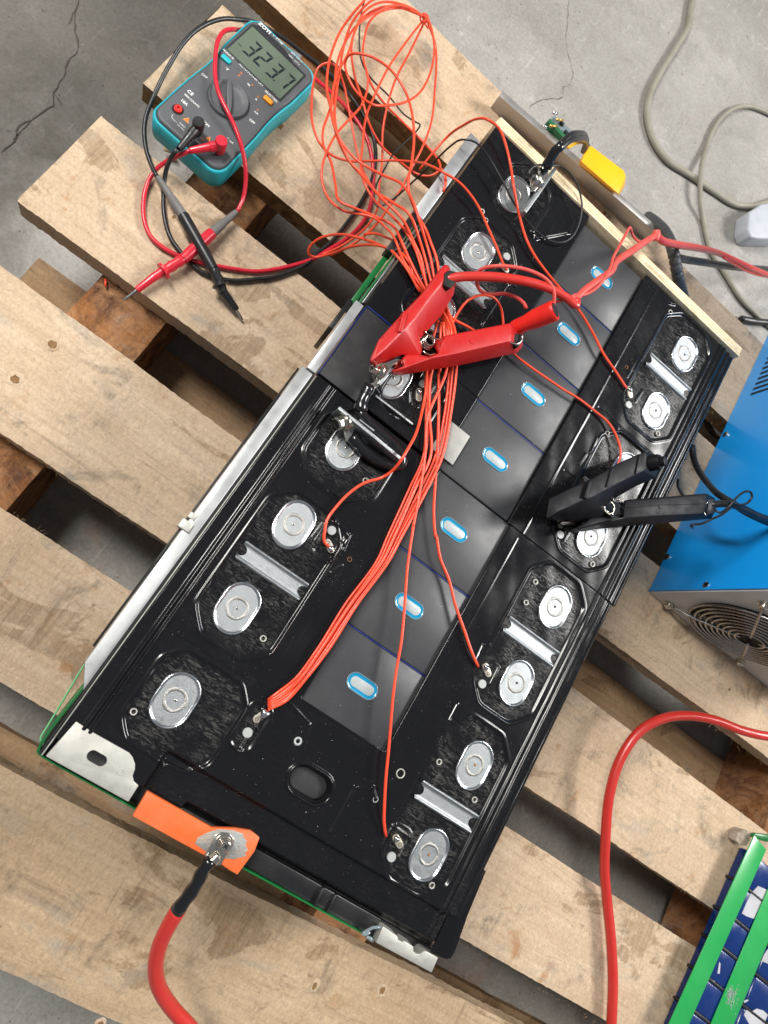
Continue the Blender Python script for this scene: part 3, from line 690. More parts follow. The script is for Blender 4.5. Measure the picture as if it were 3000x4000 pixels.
# side rails and bands
def rail(parent, y0, y1, x0=5.0, x1=13.6, tip=False):
    pts = [(x0, y0 + (9 if tip else 0)), (x0 + .0, y1), (x1, y1), (x1, y0 - (4 if tip else 0)), (x0 + 6, y0)]
    prism('side_rail', [(a * MM, b_ * MM) for a, b_ in (pts if tip else pts[:4])], (ZT - 16) * MM, (ZT - 1.5) * MM, M['alu'], parent, .4)
rail(near, -46, 186, tip=True)
box('rail_gasket', 14.0, 15.1, -88, 186.5, 8, ZT - 2.2, M['blackmatte'], near, .2); box('rail_gasket', 15.5, 16.3, -88, 186.5, 8, ZT - 1.2, M['galv'], near, .2)
box('outer_lip', 3.2, 4.6, -28, 186, 70, ZT - 8, M['black'], near, .2)
box('rail_clip', 1.5, 9, 54, 60, ZT - 6, ZT + .5, M['galv'], near, .4); box('rail_clip', 3, 7.5, 62, 66, ZT - 9, ZT - .6, M['galv'], near, .3)
tube('green_band', [U('O', *q, 72) for q in ((545, -10), (480, 95), (380, 265), (270, 450), (185, 590), (142, 660), (140, 690), (165, 705))] + [V3(13, -87.5, 72)], .6, M['greenl'], near, 6)
gb = MB()
for z in (64, 92):
    pth = smooth_path([V3(13, -38, z), V3(11.8, -60, z), V3(11.4, -80, z), V3(12.6, -88.5, z), V3(18, -89.6, z), V3(30, -89.8, z), V3(150, -89.6, z), V3(285, -88.6, z)], 6)
    vs = []; fs = []
    for p in pth: vs += [p, p + Vector((0, 0, .013))]
    nrm = len(vs); vs += [v_ + Vector((.0012, .0008, 0)) for v_ in vs]
    for i in range(len(pth) - 1):
        a = 2 * i; fs += [(a, a + 2, a + 3, a + 1), (nrm + a, nrm + a + 1, nrm + a + 3, nrm + a + 2), (a + 1, a + 3, nrm + a + 3, nrm + a + 1)]
    gb.add(vs, fs)
gb.build('green_strap', M['greend'], near)
# vertical busbar stub with bolt
def fin(parent, a, b_, z0, z1, th, name='busbar_stub'):
    a, b_ = Vector(a), Vector(b_); t = (b_ - a).normalized(); s = Vector((-t.y, t.x, 0)) * th * MM / 2
    pts = [a - s, a * .5 + b_ * .5 - s * .8, b_ - s, b_ + s, a * .4 + b_ * .6 + s * 1.2, a + s]
    return prism(name, [(p.x, p.y) for p in pts], z0 * MM, z1 * MM, M['zinc'], parent, .3)
fa, fb = U('N', 530, 455, ZT + 15), U('N', 1118, 940, ZT + 15)
fin(near, fa, fb, ZT - 1, ZT + 15, 2.4)
box('square_washer', 54, 66, 173.6, 174.4, ZT + 3, ZT + 14.6, M['zinc'], near, .2)

# --- far module
far = thing('battery_module', V3(150, 315, 0), 'black battery module at the far upper end against the plywood sheet', 'battery module', 'battery modules laid end to end')
box('housing', 17.5, 293, 187.5, 443, .5, ZT - 9, M['black'], far, 1)
def far_l_extra(X, Y, H, S):
    g = np.exp(-((Y - 376) / .35) ** 2) * ((X > 34) & (X < 117)); H -= .4 * g
    return H, np.maximum(S, .35 * np.exp(-((Y - 440) / 9.) ** 2))
rl = [(91, 364, 90, 352, 1.1, .7), (85, 345, 92, 343, 1, .7), (46, 393, 46.5, 405, 1.1, .8), (88, 325, 90, 300, .9, .6), (46, 296, 47, 312, 1.2, .8), (47, 312, 53, 318, 1, .8),
      (83, 398, 90, 391, 1.2, .9), (90, 391, 110, 418, 1.3, 1.0), (110, 418, 108, 430, 1.0, .9), (70, 352, 78, 342, .5, .5), (96, 372, 96, 440, .3, .7)]
cover('moulded_cover', 15.5, 117.5, 250.5, 444.5, [], [(35, 90, 258, 372, 13, 1.1), (42, 84, 384, 441, 12, 1.1)], rl, far_l_extra, far)
def pad_extra(X, Y, H, S): return H, S
cover('moulded_cover', 53, 118, 190, 250, [], [(57, 96, 198, 248, 9, 1.0)], [(72, 197, 86, 203, 1.1, .9), (73, 240, 74, 222, 1, .8), (74, 222, 79, 214, 1, .8), (86, 236, 86, 215, 1, .8)], pad_extra, far)
o = box('black_flat_sheet', 16.4, 53.6, 189.2, 250.2, ZT - 6, ZT - .8, M['blackmatte'], far, .4)
box('blue_edge', 15.6, 16.3, 188.5, 251, ZT - 8, ZT - .4, M['bluefilm'], far, .1); box('blue_edge', 16.5, 52, 250.3, 251.2, ZT - 8, ZT + .1, M['bluefilm'], far, .1)
box('grey_liner', 108, 128, 196, 222, ZT - 1.4, ZT + .4, M['liner'], far, .2)
def far_r_extra(X, Y, H, S):
    H += -1.6 * ss(X, 289.5, 292)
    for y in (312, 250): H -= .4 * np.exp(-((Y - y) / .35) ** 2) * ((X > 205) & (X < 272))
    return H, np.maximum(S, .12 * ((X < 216)))
rr_ = [(278.2, 187, 278.2, 441, 1.6, 1.0), (282.4, 187, 282.4, 441, 1.8, 1.1), (286.6, 187, 286.6, 441, -.8, .9), (294, 187, 294, 441, .9, 1.0),
       (214, 352, 214, 372, .9, .7), (217, 360, 217, 372, 1, .7), (216, 436, 221, 439, 1.2, .8), (232, 352, 231, 340, .9, .7), (216, 290, 217, 276, .9, .7), (220, 310, 228, 309, .8, .8),
       (200, 187, 200, 441, .3, .7), (233, 216, 232, 204, .7, .6), (213, 262, 214, 272, 1, .7)]
cover('moulded_cover', 186.3, 295.8, 187.6, 441.5, [], [(219, 273, 196, 308, 13, 1.1), (219, 273, 321, 438, 13, 1.1)], rr_, far_r_extra, far)
cells(far, (4, 5, 6, 7), 117.8, 186)
for k in (4, 5, 6, 7): terminal_plate(GXL - (2 if k == 7 else 0), yk(k) + (.5 if k > 5 else 0), far)
for k in (4, 5, 6, 7): terminal_plate(GXR + .6, yr(k), far, dot='hole')
link_plate(63, 318, far); link_plate(246, 251, far); link_plate(247, 379.5, far)
sensor_tab(81.5, 351, math.radians(-10), far, 78.7, 360); sensor_tab(222.5, 342, math.radians(-50), far, 226.8, 332); sensor_tab(222, 214, math.radians(-50), far, 226.8, 205.5)
sensor_tab(80.4, 222.3, math.radians(-60), far, 78.5, 231)
for x, y in ((211, 365), (208, 340), (214, 315), (211, 351), (204, 335), (95, 345), (97, 333), (93, 310), (209, 240), (213, 207), (210, 200)): ring_hole('small_hole', x, y, 1.7, 1.45, far, 'black')
for x, y in ((221, 430), (262, 330), (222, 299), (262, 203), (44, 376), (50, 372)): ring_hole('eyelet', x, y, 2.1, 1.35, far, 'galv')
ring_hole('small_hole', 209.5, 358, 1.5, 1.2, far, 'copper')
add_lumps(92, 345, far, 12, 3); add_lumps(80, 384, far, 14, 3)
fin(far, U('G', 1085, 425, ZT + 14), U('G', 815, 800, ZT + 10), ZT - 1, ZT + 13, 2.6)
fin(far, U('N', 1050, 60, ZT + 12), U('N', 905, 240, ZT + 12), ZT - 1, ZT + 12, 2.2)
fin(far, U('N', 870, 345, ZT + 1), U('N', 1215, 612, ZT + 1), ZT - 1, ZT + 1.5, 1.6, 'cut_edge')
rail(far, 187.5, 250, 7.8, 14.4)
rail(far, 336, 425, 3.0, 12.5)
box('outer_lip', 3.5, 7.0, 225, 252, 60, ZT - 9, M['black'], far, .3)
box('green_channel', 5.0, 9.0, 250.5, 296, ZT - 20, ZT - 9, M['greend'], far, .4); box('green_channel', 10.0, 11.5, 250.5, 335, ZT - 14, ZT - 5, M['greend'], far, .3)
box('black_connector', 3.4, 9.5, 297, 335, ZT - 12, ZT - 2, M['black'], far, .6)
box('rail_gasket', 13.0, 14.2, 252, 425, ZT - 20, ZT - 1.5, M['blackmatte'], far, .2); box('rail_gasket', 12, 12.8, 252, 335, ZT - 18, ZT - 2.5, M['alu'], far, .2)

# plywood sheet standing against the far end
ply = thing('plywood_sheet', V3(160, 449, 0), 'thin pale plywood sheet on edge against the far end of the battery', 'plywood')
for i, (a, b_) in enumerate(((444.9, 446.9), (447.0, 449.2), (449.3, 451.4), (451.5, 453.7))):
    o = box('veneer', 14 + random.uniform(-1, 1), 297.5 + random.uniform(-1, 1), a, b_, .5, ZT + 1.5 + random.uniform(-.5, .5), M['ply'], ply, .15)
vs = []

# ------------------------------------------------------------------ bolts and lugs
def hexbolt(name, c, axis, r_, label, cat='bolt', group=None, cross=True):
    t = thing(name, c, label, cat, group); a = Vector(axis).normalized(); c = Vector(c)
    lathe('washer', c, c + a * .0012, [(0, r_ * 1.45), (.8, r_ * 1.45), (1, r_ * 1.38)], M['nickel'], t)
    lathe('spring_washer', c + a * .0012, c + a * .0028, [(0, r_ * 1.12), (.4, r_ * 1.2), (1, r_ * 1.12)], M['nickel'], t)
    v, f_ = cyl_vf(c + a * .0028, c + a * .0072, [(0, r_ * MM), (.85, r_ * MM), (1, r_ * .86 * MM)], 6); o = mk('hex_head', v, f_, M['nickel'], t); bevel(o, .0003)
    if cross:
        u = a.orthogonal().normalized(); w2 = a.cross(u); mb = MB(); p = c + a * .0073
        for e, g in ((u, w2), (w2, u)):
            q = [p + e * r_ * .45 * MM * s1 + g * r_ * .12 * MM * s2 for s1, s2 in ((-1, -1), (1, -1), (1, 1), (-1, 1))]
            mb.add(q + [x_ - a * .0006 for x_ in q], [(0, 1, 2, 3), (0, 4, 5, 1), (2, 6, 7, 3)])
        mb.build('cross_recess', M['hole'], t)
    return t
hexbolt('hex_bolt', U('N', 590, 585, ZT + 9) , (-.55, -.8, .18), 4.6, 'shiny hex bolt through the upright busbar stub below the black jumper cable', group='terminal bolts')
hexbolt('hex_bolt', U('N', 905, 125, ZT + 9), (-.8, -.35, .4), 4.2, 'shiny hex bolt gripped by the red clamp at the end of the jumper cable', group='terminal bolts')
hexbolt('hex_bolt', U('G', 935, 545, ZT + 12), (-.6, -.55, .5), 4.0, 'hex bolt on the lug of the short black cable by the plywood', group='terminal bolts')
hexbolt('hex_bolt', U('E', 240, 405, ZT + 1.4), (0, 0.05, 1), 3.5, 'silver bolt holding the cable lug on the orange busbar', group='terminal bolts')

# orange busbar cable
oc = thing('battery_cable', U('E', 200, 470, ZT), 'thick red cable with black tape and ring lug bolted to the orange busbar', 'cable')
lg = pl('E', [(175, 405), (190, 365), (225, 345), (270, 350), (298, 385), (290, 425), (262, 455), (225, 525), (200, 528), (140, 492), (138, 470)], ZT + 1.5)
prism('ring_lug', lg, (ZT + .9) * MM, (ZT + 1.6) * MM, M['nickel'], oc, .2)
p = [U('E', *q) for q in ((215, 470, ZT + 2), (175, 505, ZT + 2.5))]
lathe('lug_barrel', p[0], p[1], [(0, 2.0), (.2, 3.2), (1, 3.2)], M['nickel'], oc)
tp = [U('03', *q) for q in ((1375, 590, ZT + 3), (1330, 640, ZT + 2), (1270, 760, ZT - 2), (1205, 850, ZT - 6), (1150, 925, ZT - 9))]
tube('black_tape', tp, lambda t: 3.7 + .35 * math.sin(t * 21) + .5 * t, M['tape'], oc, 14)
tube('red_cable', [U('03', *q) for q in ((1160, 912, ZT - 9), (1100, 1010, ZT - 14), (1035, 1150, ZT - 22), (1008, 1290, ZT - 30), (1030, 1420, ZT - 38), (1110, 1550, ZT - 46), (1230, 1680, ZT - 52), (1330, 1800, ZT - 58))], 4.6, M['cablered'], oc, 16)

# jumper cable
jc = thing('jumper_cable', U('N', 900, 900, ZT), 'short black taped jumper cable curling between the two upright busbar stubs', 'cable')
prism('ring_lug', pl('N', [(575, 650), (610, 765), (665, 700), (680, 640), (640, 590)], ZT + 8), (ZT + 5) * MM, (ZT + 7) * MM, M['nickel'], jc, .3)
jp = [('N', 650, 720, ZT + 5), ('N', 740, 830, ZT + 4), ('N', 870, 930, ZT + 4), ('N', 1000, 985, ZT + 4), ('N', 1090, 990, ZT + 4.5), ('N', 1110, 930, ZT + 5), ('N', 1060, 840, ZT + 5.5), ('N', 960, 745, ZT + 6), ('N', 850, 650, ZT + 7), ('N', 760, 560, ZT + 8), ('N', 725, 480, ZT + 8)]
tube('taped_cable', [U(*q) for q in jp], lambda t: 4.3 - .5 * t, M['tape'], jc, 16)
tube('heat_shrink', [U(*q) for q in (('N', 725, 500, ZT + 8), ('N', 740, 420, ZT + 8.5), ('N', 775, 330, ZT + 9), ('N', 820, 250, ZT + 10))], lambda t: 4.3 + .5 * math.sin(t * 9) - .5 * t, M['tape'], jc, 16)
prism('ring_lug', pl('N', [(800, 245), (880, 275), (960, 190), (1010, 100), (970, 60), (900, 110), (870, 210)], ZT + 11), (ZT + 9) * MM, (ZT + 10.5) * MM, M['nickel'], jc, .3)

# fuse cable with yellow sleeve
yc = thing('fused_cable', U('G', 1000, 420, ZT), 'black cable pair arching over the plywood into a yellow sleeve', 'cable')
prism('ring_lug', pl('G', [(880, 600), (920, 610), (1000, 520), (1030, 450), (1020, 405), (980, 395), (945, 430), (950, 480)], ZT + 14), (ZT + 11.5) * MM, (ZT + 13) * MM, M['nickel'], yc, .3)
tube('cable_sleeve', [U('G', *q) for q in ((1005, 430, ZT + 14), (1030, 360, ZT + 19), (1075, 290, ZT + 24), (1130, 240, ZT + 28))], lambda t: 4.2 - .6 * t + .3 * math.sin(t * 14), M['tape'], yc, 14)
for k, dx in enumerate((0, 26)):
    tube('black_lead', [U('G', *q) for q in ((1110, 250 + dx, ZT + 26), (1190, 170 + dx * 1.3, ZT + 26), (1270, 150 + dx * 1.6, ZT + 14), (1318, 175 + dx * 1.2, 92), (1325, 230 + dx, 74), (1305, 290, 62))], 2.6, M['rubber'], yc, 12)
tube('yellow_lead', [U('G', *q) for q in ((1180, 262, 100), (1250, 225, 92), (1300, 220, 80), (1330, 215, 70), (1322, 270, 60))], 1.3, M['yellow'], yc, 8)
ysl = [U('G', *q, 42) for q in ((1350, 250), (1640, 470), (1652, 520), (1640, 580), (1590, 660), (1255, 395), (1290, 330))]
yb = loft('yellow_sleeve', [U('G', *q, 26) for q in ((1350, 262), (1636, 480), (1645, 525), (1636, 580), (1590, 655), (1262, 398), (1292, 335))], [U('G', *q, 44) for q in ((1362, 243), (1632, 448), (1650, 500), (1625, 560), (1590, 640), (1285, 375), (1310, 315))], M['yellow'], yc, 2.6)
lathe('cap_nipple', U('G', 1330, 270, 40), U('G', 1350, 240, 44), [(0, 2.2), (1, 1.4)], M['rim'], yc)

# steel bar and circuit board
sb = thing('steel_bar', U('20', 480, 1060, 20), 'dull steel angle bar lying along the last board beyond the plywood', 'metal bar')
a0, a1 = U('20', -60, 590, 22), U('20', 965, 1490, 22); t = (a1 - a0).normalized(); s = Vector((t.y, -t.x, 0))
for nm, off0, off1, z0, z1 in (('top_flange', 0, .007, .020, .022), ('side_web', .0002, .002, .0005, .0198)):
    prism(nm, [((a0 + s * off0).x, (a0 + s * off0).y), ((a1 + s * off0).x, (a1 + s * off0).y), ((a1 + s * off1).x, (a1 + s * off1).y), ((a0 + s * off1).x, (a0 + s * off1).y)], z0, z1, M['bar'], sb, .2)
cb = thing('circuit_board', U('20', 310, 810, 20), 'small green circuit board with gold contacts standing behind the steel bar', 'circuit board')
bp = [U('20', *q, 26) for q in ((225, 790), (330, 905), (345, 890), (240, 775))]
prism('board', [(p.x, p.y) for p in bp], .0005, .028, M['pcb'], cb, .2)
bp = [U('20', *q, 24) for q in ((275, 745), (395, 850), (400, 862), (330, 905), (240, 790))]
prism('clear_case', [(p.x, p.y) for p in bp], .0005, .024, M['ventrim'], cb, .5)
for q in ((285, 775), (245, 815)):
    p = U('20', *q, 29); tube('gold_pin', [p, p + V3(6, 6, 0)], 1.1, M['gold'], cb, 8)
for q in ((280, 732), (213, 818)):
    p = U('20', *q, 30); tube('pin_tip', [p - V3(2, 2, 0), p + V3(2, 1, 0)], 1.3, M['rim'], cb, 8)
for q in ((320, 800), (300, 850), (350, 860)):
    p = U('20', *q, 25); box('chip', p.x / MM - 2.5, p.x / MM + 2.5, p.y / MM - 1.5, p.y / MM + 1.5, 24.2, 26.5, M['mdark'], cb, .2)

# ------------------------------------------------------------------ multimeter
mt = thing('multimeter', V3(-161, 373, 0), 'grey and turquoise multimeter showing 323.7 on its screen', 'multimeter')
MA = math.radians(-2.6); MZ = 25.0
mc = V3(-161.0, 376.3, 0)
def ml(x, y, z=MZ):                # meter-local mm -> world
    return mc + Vector((x * math.cos(MA) - y * math.sin(MA), x * math.sin(MA) + y * math.cos(MA), z)) * MM
def toml(fr, x, y, z=MZ):
    p = U(fr, x, y, z) - mc; return ((p.x * math.cos(-MA) - p.y * math.sin(-MA)) / MM, (p.x * math.sin(-MA) + p.y * math.cos(-MA)) / MM)
def outline(hw, hh, waist, rc, n=9, top=2.0):
    """rounded body, slightly waisted at the middle"""
    out = []; cs = ((hw - rc, hh - rc, 0), (-(hw - rc), hh - rc, 90), (-(hw - rc), -(hh - rc), 180), (hw - rc, -(hh - rc), 270))
    for i, (cx, cy, a0_) in enumerate(cs):
        for k in range(n + 1):
            a = math.radians(a0_ + 90 * k / n); out.append((cx + rc * math.cos(a), cy + rc * math.sin(a)))
        nx_, ny_, _ = cs[(i + 1) % 4]
        if i in (1, 3):
            y0, y1 = cy, ny_
            for k in range(1, 12): out.append((math.copysign(hw, cx), y0 + (y1 - y0) * k / 12))
    res = []
    for x, y in out:
        f_ = 1 - waist * math.exp(-((y - 4) / 18) ** 2) - (.0 if y > 20 else .02)
        res.append((x * f_, y))
    return res
def mloops(spec):
    return [[ml(x, y, z) for x, y in outline(*o_)] for (o_, z) in spec]
mb = MB(); rings(mb, mloops([((32.2, 65.5, .05, 9), 1), ((34.2, 68.3, .05, 11), 3), ((34.6, 69.0, .05, 11.5), 12), ((34.5, 68.8, .05, 11.2), 21), ((33.7, 68.0, .05, 10.6), 22.6), ((32.5, 66.8, .05, 9.8), 22.9), ((32.1, 66.4, .05, 9.5), 21)]), [0] * 6, False)
mb.f.append(tuple(range(len(outline(32, 65, .05, 9))))[::-1]); mb.m.append(0)
mb.build('holster', M['cyan'], mt, True)
mb = MB(); rings(mb, mloops([((32.2, 66.5, .05, 9.5), 18), ((32.2, 66.5, .05, 9.5), 22.8), ((31.8, 65.9, .05, 9.2), 24.1), ((30.6, 64.8, .05, 8.4), 24.9), ((29.4, 63.6, .05, 7.8), MZ)]), [0] * 5)
o = mb.build('body', M['mgrey'], mt, True); o.data.polygons[-1].use_smooth = False
def mpoly(pts, z=MZ): return [tuple(ml(x, y).xy) for x, y in pts]
scr = [toml('M', *q) for q in ((1010, 130), (1500, 610), (1255, 850), (775, 355))]
sx0, sx1 = (scr[0][0] + scr[3][0]) / 2, (scr[1][0] + scr[2][0]) / 2; sy0, sy1 = (scr[2][1] + scr[3][1]) / 2, (scr[0][1] + scr[1][1]) / 2
def rrect(x0, x1, y0, y1, r_=1.2, n=4):
    out = []
    for cx, cy, a0_ in ((x1 - r_, y1 - r_, 0), (x0 + r_, y1 - r_, 90), (x0 + r_, y0 + r_, 180), (x1 - r_, y0 + r_, 270)):
        for k in range(n + 1): a = math.radians(a0_ + 90 * k / n); out.append((cx + r_ * math.cos(a), cy + r_ * math.sin(a)))
    return out
prism('screen_bezel', mpoly(rrect(sx0 - .6, sx1 + .6, sy0 - .6, sy1 + .6)), (MZ - 1) * MM, (MZ + .5) * MM, M['mdark'], mt, .2)
lx0, lx1, ly0, ly1 = sx0 + 1.0, sx1 - 1.0, sy0 + .8, sy1 - 1.6
lcd = prism('lcd_screen', mpoly(rrect(lx0, lx1, ly0, ly1, .5)), (MZ + .3) * MM, (MZ + .62) * MM, M['lcd'], mt, 0)
def digit(ch, cx, cy, w_, h_, th=1.75, sl=.13):
    seg = {'0': 'abcdef', '1': 'bc', '2': 'abged', '3': 'abgcd', '7': 'abc'}[ch]; mb = MB(); g = .28; hh = h_ / 2; hw = w_ / 2
    def P_(x, y): return ml(cx + x + sl * y, cy + y, MZ + .7)
    sh = {'a': [(-hw + g, hh), (hw - g, hh), (hw - th - g, hh - th), (-hw + th + g, hh - th)], 'd': [(-hw + g, -hh), (hw - g, -hh), (hw - th - g, -hh + th), (-hw + th + g, -hh + th)],
          'b': [(hw, hh - g), (hw, g), (hw - th * .45, g * .7), (hw - th, th * .5 + g), (hw - th, hh - th - g)], 'c': [(hw, -hh + g), (hw, -g), (hw - th * .45, -g * .7), (hw - th, -th * .5 - g), (hw - th, -hh + th + g)],
          'e': [(-hw, -hh + g), (-hw, -g), (-hw + th * .45, -g * .7), (-hw + th, -th * .5 - g), (-hw + th, -hh + th + g)], 'f': [(-hw, hh - g), (-hw, g), (-hw + th * .45, g * .7), (-hw + th, th * .5 + g), (-hw + th, hh - th - g)],
          'g': [(-hw + th * .6, 0), (-hw + th + .2, th * .5), (hw - th - .2, th * .5), (hw - th * .6, 0), (hw - th - .2, -th * .5), (-hw + th + .2, -th * .5)]}
    for s_ in seg:
        q = [P_(*p) for p in sh[s_]]; a = (q[1] - q[0]).cross(q[2] - q[1]).z
        if a < 0: q = q[::-1]
        mb.add(q, [tuple(range(len(q)))])
    o = mb.build('digit', M['seg'], lcd)
    return o
digs = [toml('M', *q, MZ + .7) for q in ((987, 378), (1090, 470), (1194, 582), (1293, 684))]
dh = 16.6
ymid = (ly0 + ly1) / 2 + .3
for ch, (dx_, _) in zip('3237', digs): digit(ch, dx_, ymid, 7.9, dh, 1.9)
q = ml(digs[2][0] + 4.6, ymid - dh / 2 + .5, MZ + .7); prism('decimal_point', [(q.x + a * MM, q.y + b_ * MM) for a, b_ in ((-.7, -.7), (.7, -.7), (.7, .7), (-.7, .7))], q.z - .0001, q.z, M['seg'], lcd, 0)
def mtext(s, fr, x, y, size, ang=0, mat='white', **kw):
    a, b_ = toml(fr, x, y); return text(s, ml(a, b_, kw.pop('z', MZ + .12)), size, MA + math.radians(ang), M[mat], mt, **kw)
a, b_ = toml('M', 893, 330); text('DC', ml(a, b_, MZ + .7), 2.3, MA, M['seg'], lcd, 'lettering', h=.05)
a, b_ = toml('M', 1205, 765); text('m V', ml(a, b_, MZ + .7), 2.2, MA, M['seg'], lcd, 'lettering', h=.05)
name_plate = prism('name_strip', mpoly([(sx0 + .5, sy1 + 1.0), (sx0 + 5, sy1 + 4.6), (sx0 + 30, sy1 + 4.6), (sx1 - 14, sy1 + 1.0)]), (MZ - .5) * MM, (MZ + .35) * MM, M['mdark'], mt, .15)
mtext('ZOYI', 'M', 1122, 170, 4.4, 0, h=.2, z=MZ + .45, bold=.08, sx=1.15); mtext('\u00ae', 'M', 1205, 240, 1.8, 0, z=MZ + .45)
mtext('ZT100', 'M', 1258, 290, 2.6, 0, h=.2, z=MZ + .45)
mtext('600V  CAT III', 'M', 1418, 435, 2.0, 0); mtext('1000V  CAT II', 'M', 1392, 458, 2.0, 0)
mtext('HOLD/\u263c', 'M', 790, 410, 2.5, 0, bold=.03); mtext('AUTO POWER OFF', 'M', 1000, 600, 2.6, 0, bold=.04, sx=1.08)
mtext('SELECT/REL', 'M', 1185, 800, 2.5, 0, bold=.03)
mtext('OFF', 'M', 565, 610, 2.9, 0, bold=.05); mtext('OFF', 'M', 1005, 1030, 2.9, 0, bold=.05)
mtext('V', 'M', 775, 550, 2.7, 0, bold=.04); mtext('Hz', 'M', 975, 690, 2.3, 0, bold=.04); mtext('%', 'M', 1010, 692, 2.2, 0, 'orangeprint', bold=.04)
mtext('A', 'M', 1043, 826, 2.5, 0, bold=.04); mtext('mA', 'M', 1045, 950, 2.4, 0, bold=.04)
mtext('\u2248', 'M', 1060, 800, 2.6, 0, 'orangeprint', bold=.06); mtext('\u2248', 'M', 1058, 922, 2.6, 0, 'orangeprint', bold=.06)
mtext('\u03a9', 'M', 885, 605, 2.3, 0, 'orangeprint', bold=.05); mtext('\u00bb))', 'M', 905, 580, 1.9, 0, 'orangeprint', bold=.05)
mtext('CE', 'M', 435, 765, 3.8, 0, bold=.06, sx=1.1); mtext('4000 COUNTS', 'M', 448, 838, 2.2, 0, bold=.03); mtext('10A', 'M', 378, 855, 3.6, 0, bold=.06)
mtext('FUSED', 'M', 360, 1065, 1.9, 0); mtext('10A MAX', 'M', 345, 1085, 1.7, 0); mtext('COM', 'M', 575, 1050, 3.0, 0, bold=.05)
mtext('mA', 'M', 815, 1222, 2.5, 0, bold=.04); mtext('\u00bb))', 'M', 785, 1185, 2.0, 0); mtext('600V', 'M', 545, 1195, 1.6, 0, 'orangeprint'); mtext('FUSED', 'M', 505, 1222, 1.6, 0)
tube('print_line', [ml(*toml('M', *q), MZ + .1) for q in ((275, 965), (262, 990), (285, 1020), (312, 1042))], .2, M['white'], mt, 5, 1)
tube('print_line', [ml(*toml('M', *q), MZ + .12) for q in ((768, 372), (880, 478), (1000, 575))], .13, M['white'], mt, 5)
tube('print_line', [ml(*toml('M', *q), MZ + .1) for q in ((762, 530), (795, 548))], .15, M['white'], mt, 5)
for fr_, x, y, s_ in (('M', 403, 1015, 3.6), ('M', 605, 1190, 3.0)):
    a, b_ = toml(fr_, x, y); tri = [(a - s_ * .75, b_ - s_ * .5), (a + s_ * .75, b_ - s_ * .5), (a, b_ + s_ * .75)]
    prism('warning_triangle', mpoly(tri), MZ * MM, (MZ + .15) * MM, M['orangeprint'], mt, 0); text('!', ml(a, b_ - .2, MZ + .22), s_ * .8, MA, M['seg'], mt, 'lettering', h=.05)
# buttons and dial
for nm, pts, m_ in (('hold_button', ((765, 452),), 'cyanbtn'), ('select_button', ((1155, 832),), 'orangebtn')):
    a, b_ = toml('M', *pts[0], MZ + 1); prism(nm, mpoly(rrect(a - 4.2, a + 4.2, b_ - 2.1, b_ + 2.1, 1.0)), MZ * MM - .001, (MZ + 2.0) * MM, M[m_], mt, .7)
da, db = toml('M', 790, 818, MZ + 2); dr = 16.6
def circ(cx, cy, r_, n=56): return [(cx + r_ * math.cos(2 * math.pi * k / n), cy + r_ * math.sin(2 * math.pi * k / n)) for k in range(n)]
mb = MB(); rings(mb, [[ml(x, y, z) for x, y in circ(da, db, r_)] for r_, z in ((dr + .5, MZ - .3), (dr + .4, MZ + .06), (dr, MZ + .08), (dr - .1, MZ - .4), (dr - .5, MZ + .2), (dr - .8, MZ + 2.6), (dr - 1.3, MZ + 3.0), (dr - 2.0, MZ + 3.0), (dr - 3.0, MZ + 1.8), (dr - 8, MZ + 1.5))], [1, 1, 1, 1] + [0] * 6)
mb.build('dial', [M['mgrey'], M['mdark']], mt, True)
g0 = toml('M', 792, 605, MZ + 4); g1 = toml('M', 790, 1030, MZ + 4); gx, gy = g1[0] - g0[0], g1[1] - g0[1]; gl = math.hypot(gx, gy); gx /= gl; gy /= gl
L2 = dr - 1.4
gp = [(da + gx * t_ * L2 - gy * w_, db + gy * t_ * L2 + gx * w_) for t_, w_ in ((-1, 1.4), (-.5, 2.2), (0, 2.5), (.5, 2.0), (1, .9), (1, -.9), (.5, -2.0), (0, -2.5), (-.5, -2.2), (-1, -1.4))]
prism('dial_grip', mpoly(gp), MZ * MM, (MZ + 6.0) * MM, M['mgrey'], mt, 1.1)
ra, rb = toml('M', 320, 920, MZ)
mb = MB(); rings(mb, [[ml(x, y, z) for x, y in circ(ra, rb, r_, 28)] for r_, z in ((4.5, MZ + .05), (4.3, MZ + .15), (3.9, MZ + .1))], [0, 0, 0]); mb.build('socket_well', M['hole'], mt, True)
mb = MB(); rings(mb, [[ml(x, y, z) for x, y in circ(ra, rb, r_, 28)] for r_, z in ((3.1, MZ + .1), (3.1, MZ + 1.6), (2.7, MZ + 1.8), (1.8, MZ + 1.7), (1.6, MZ + .6), (1.4, MZ + .2))], [0] * 6); mb.build('red_socket', M['boot'], mt, True)
prism('clear_tab', [tuple(U('M', *q, 12).xy) for q in ((1350, 330), (1470, 405), (1445, 455), (1330, 370))], .009, .0105, M['ventrim'], mt, .2)

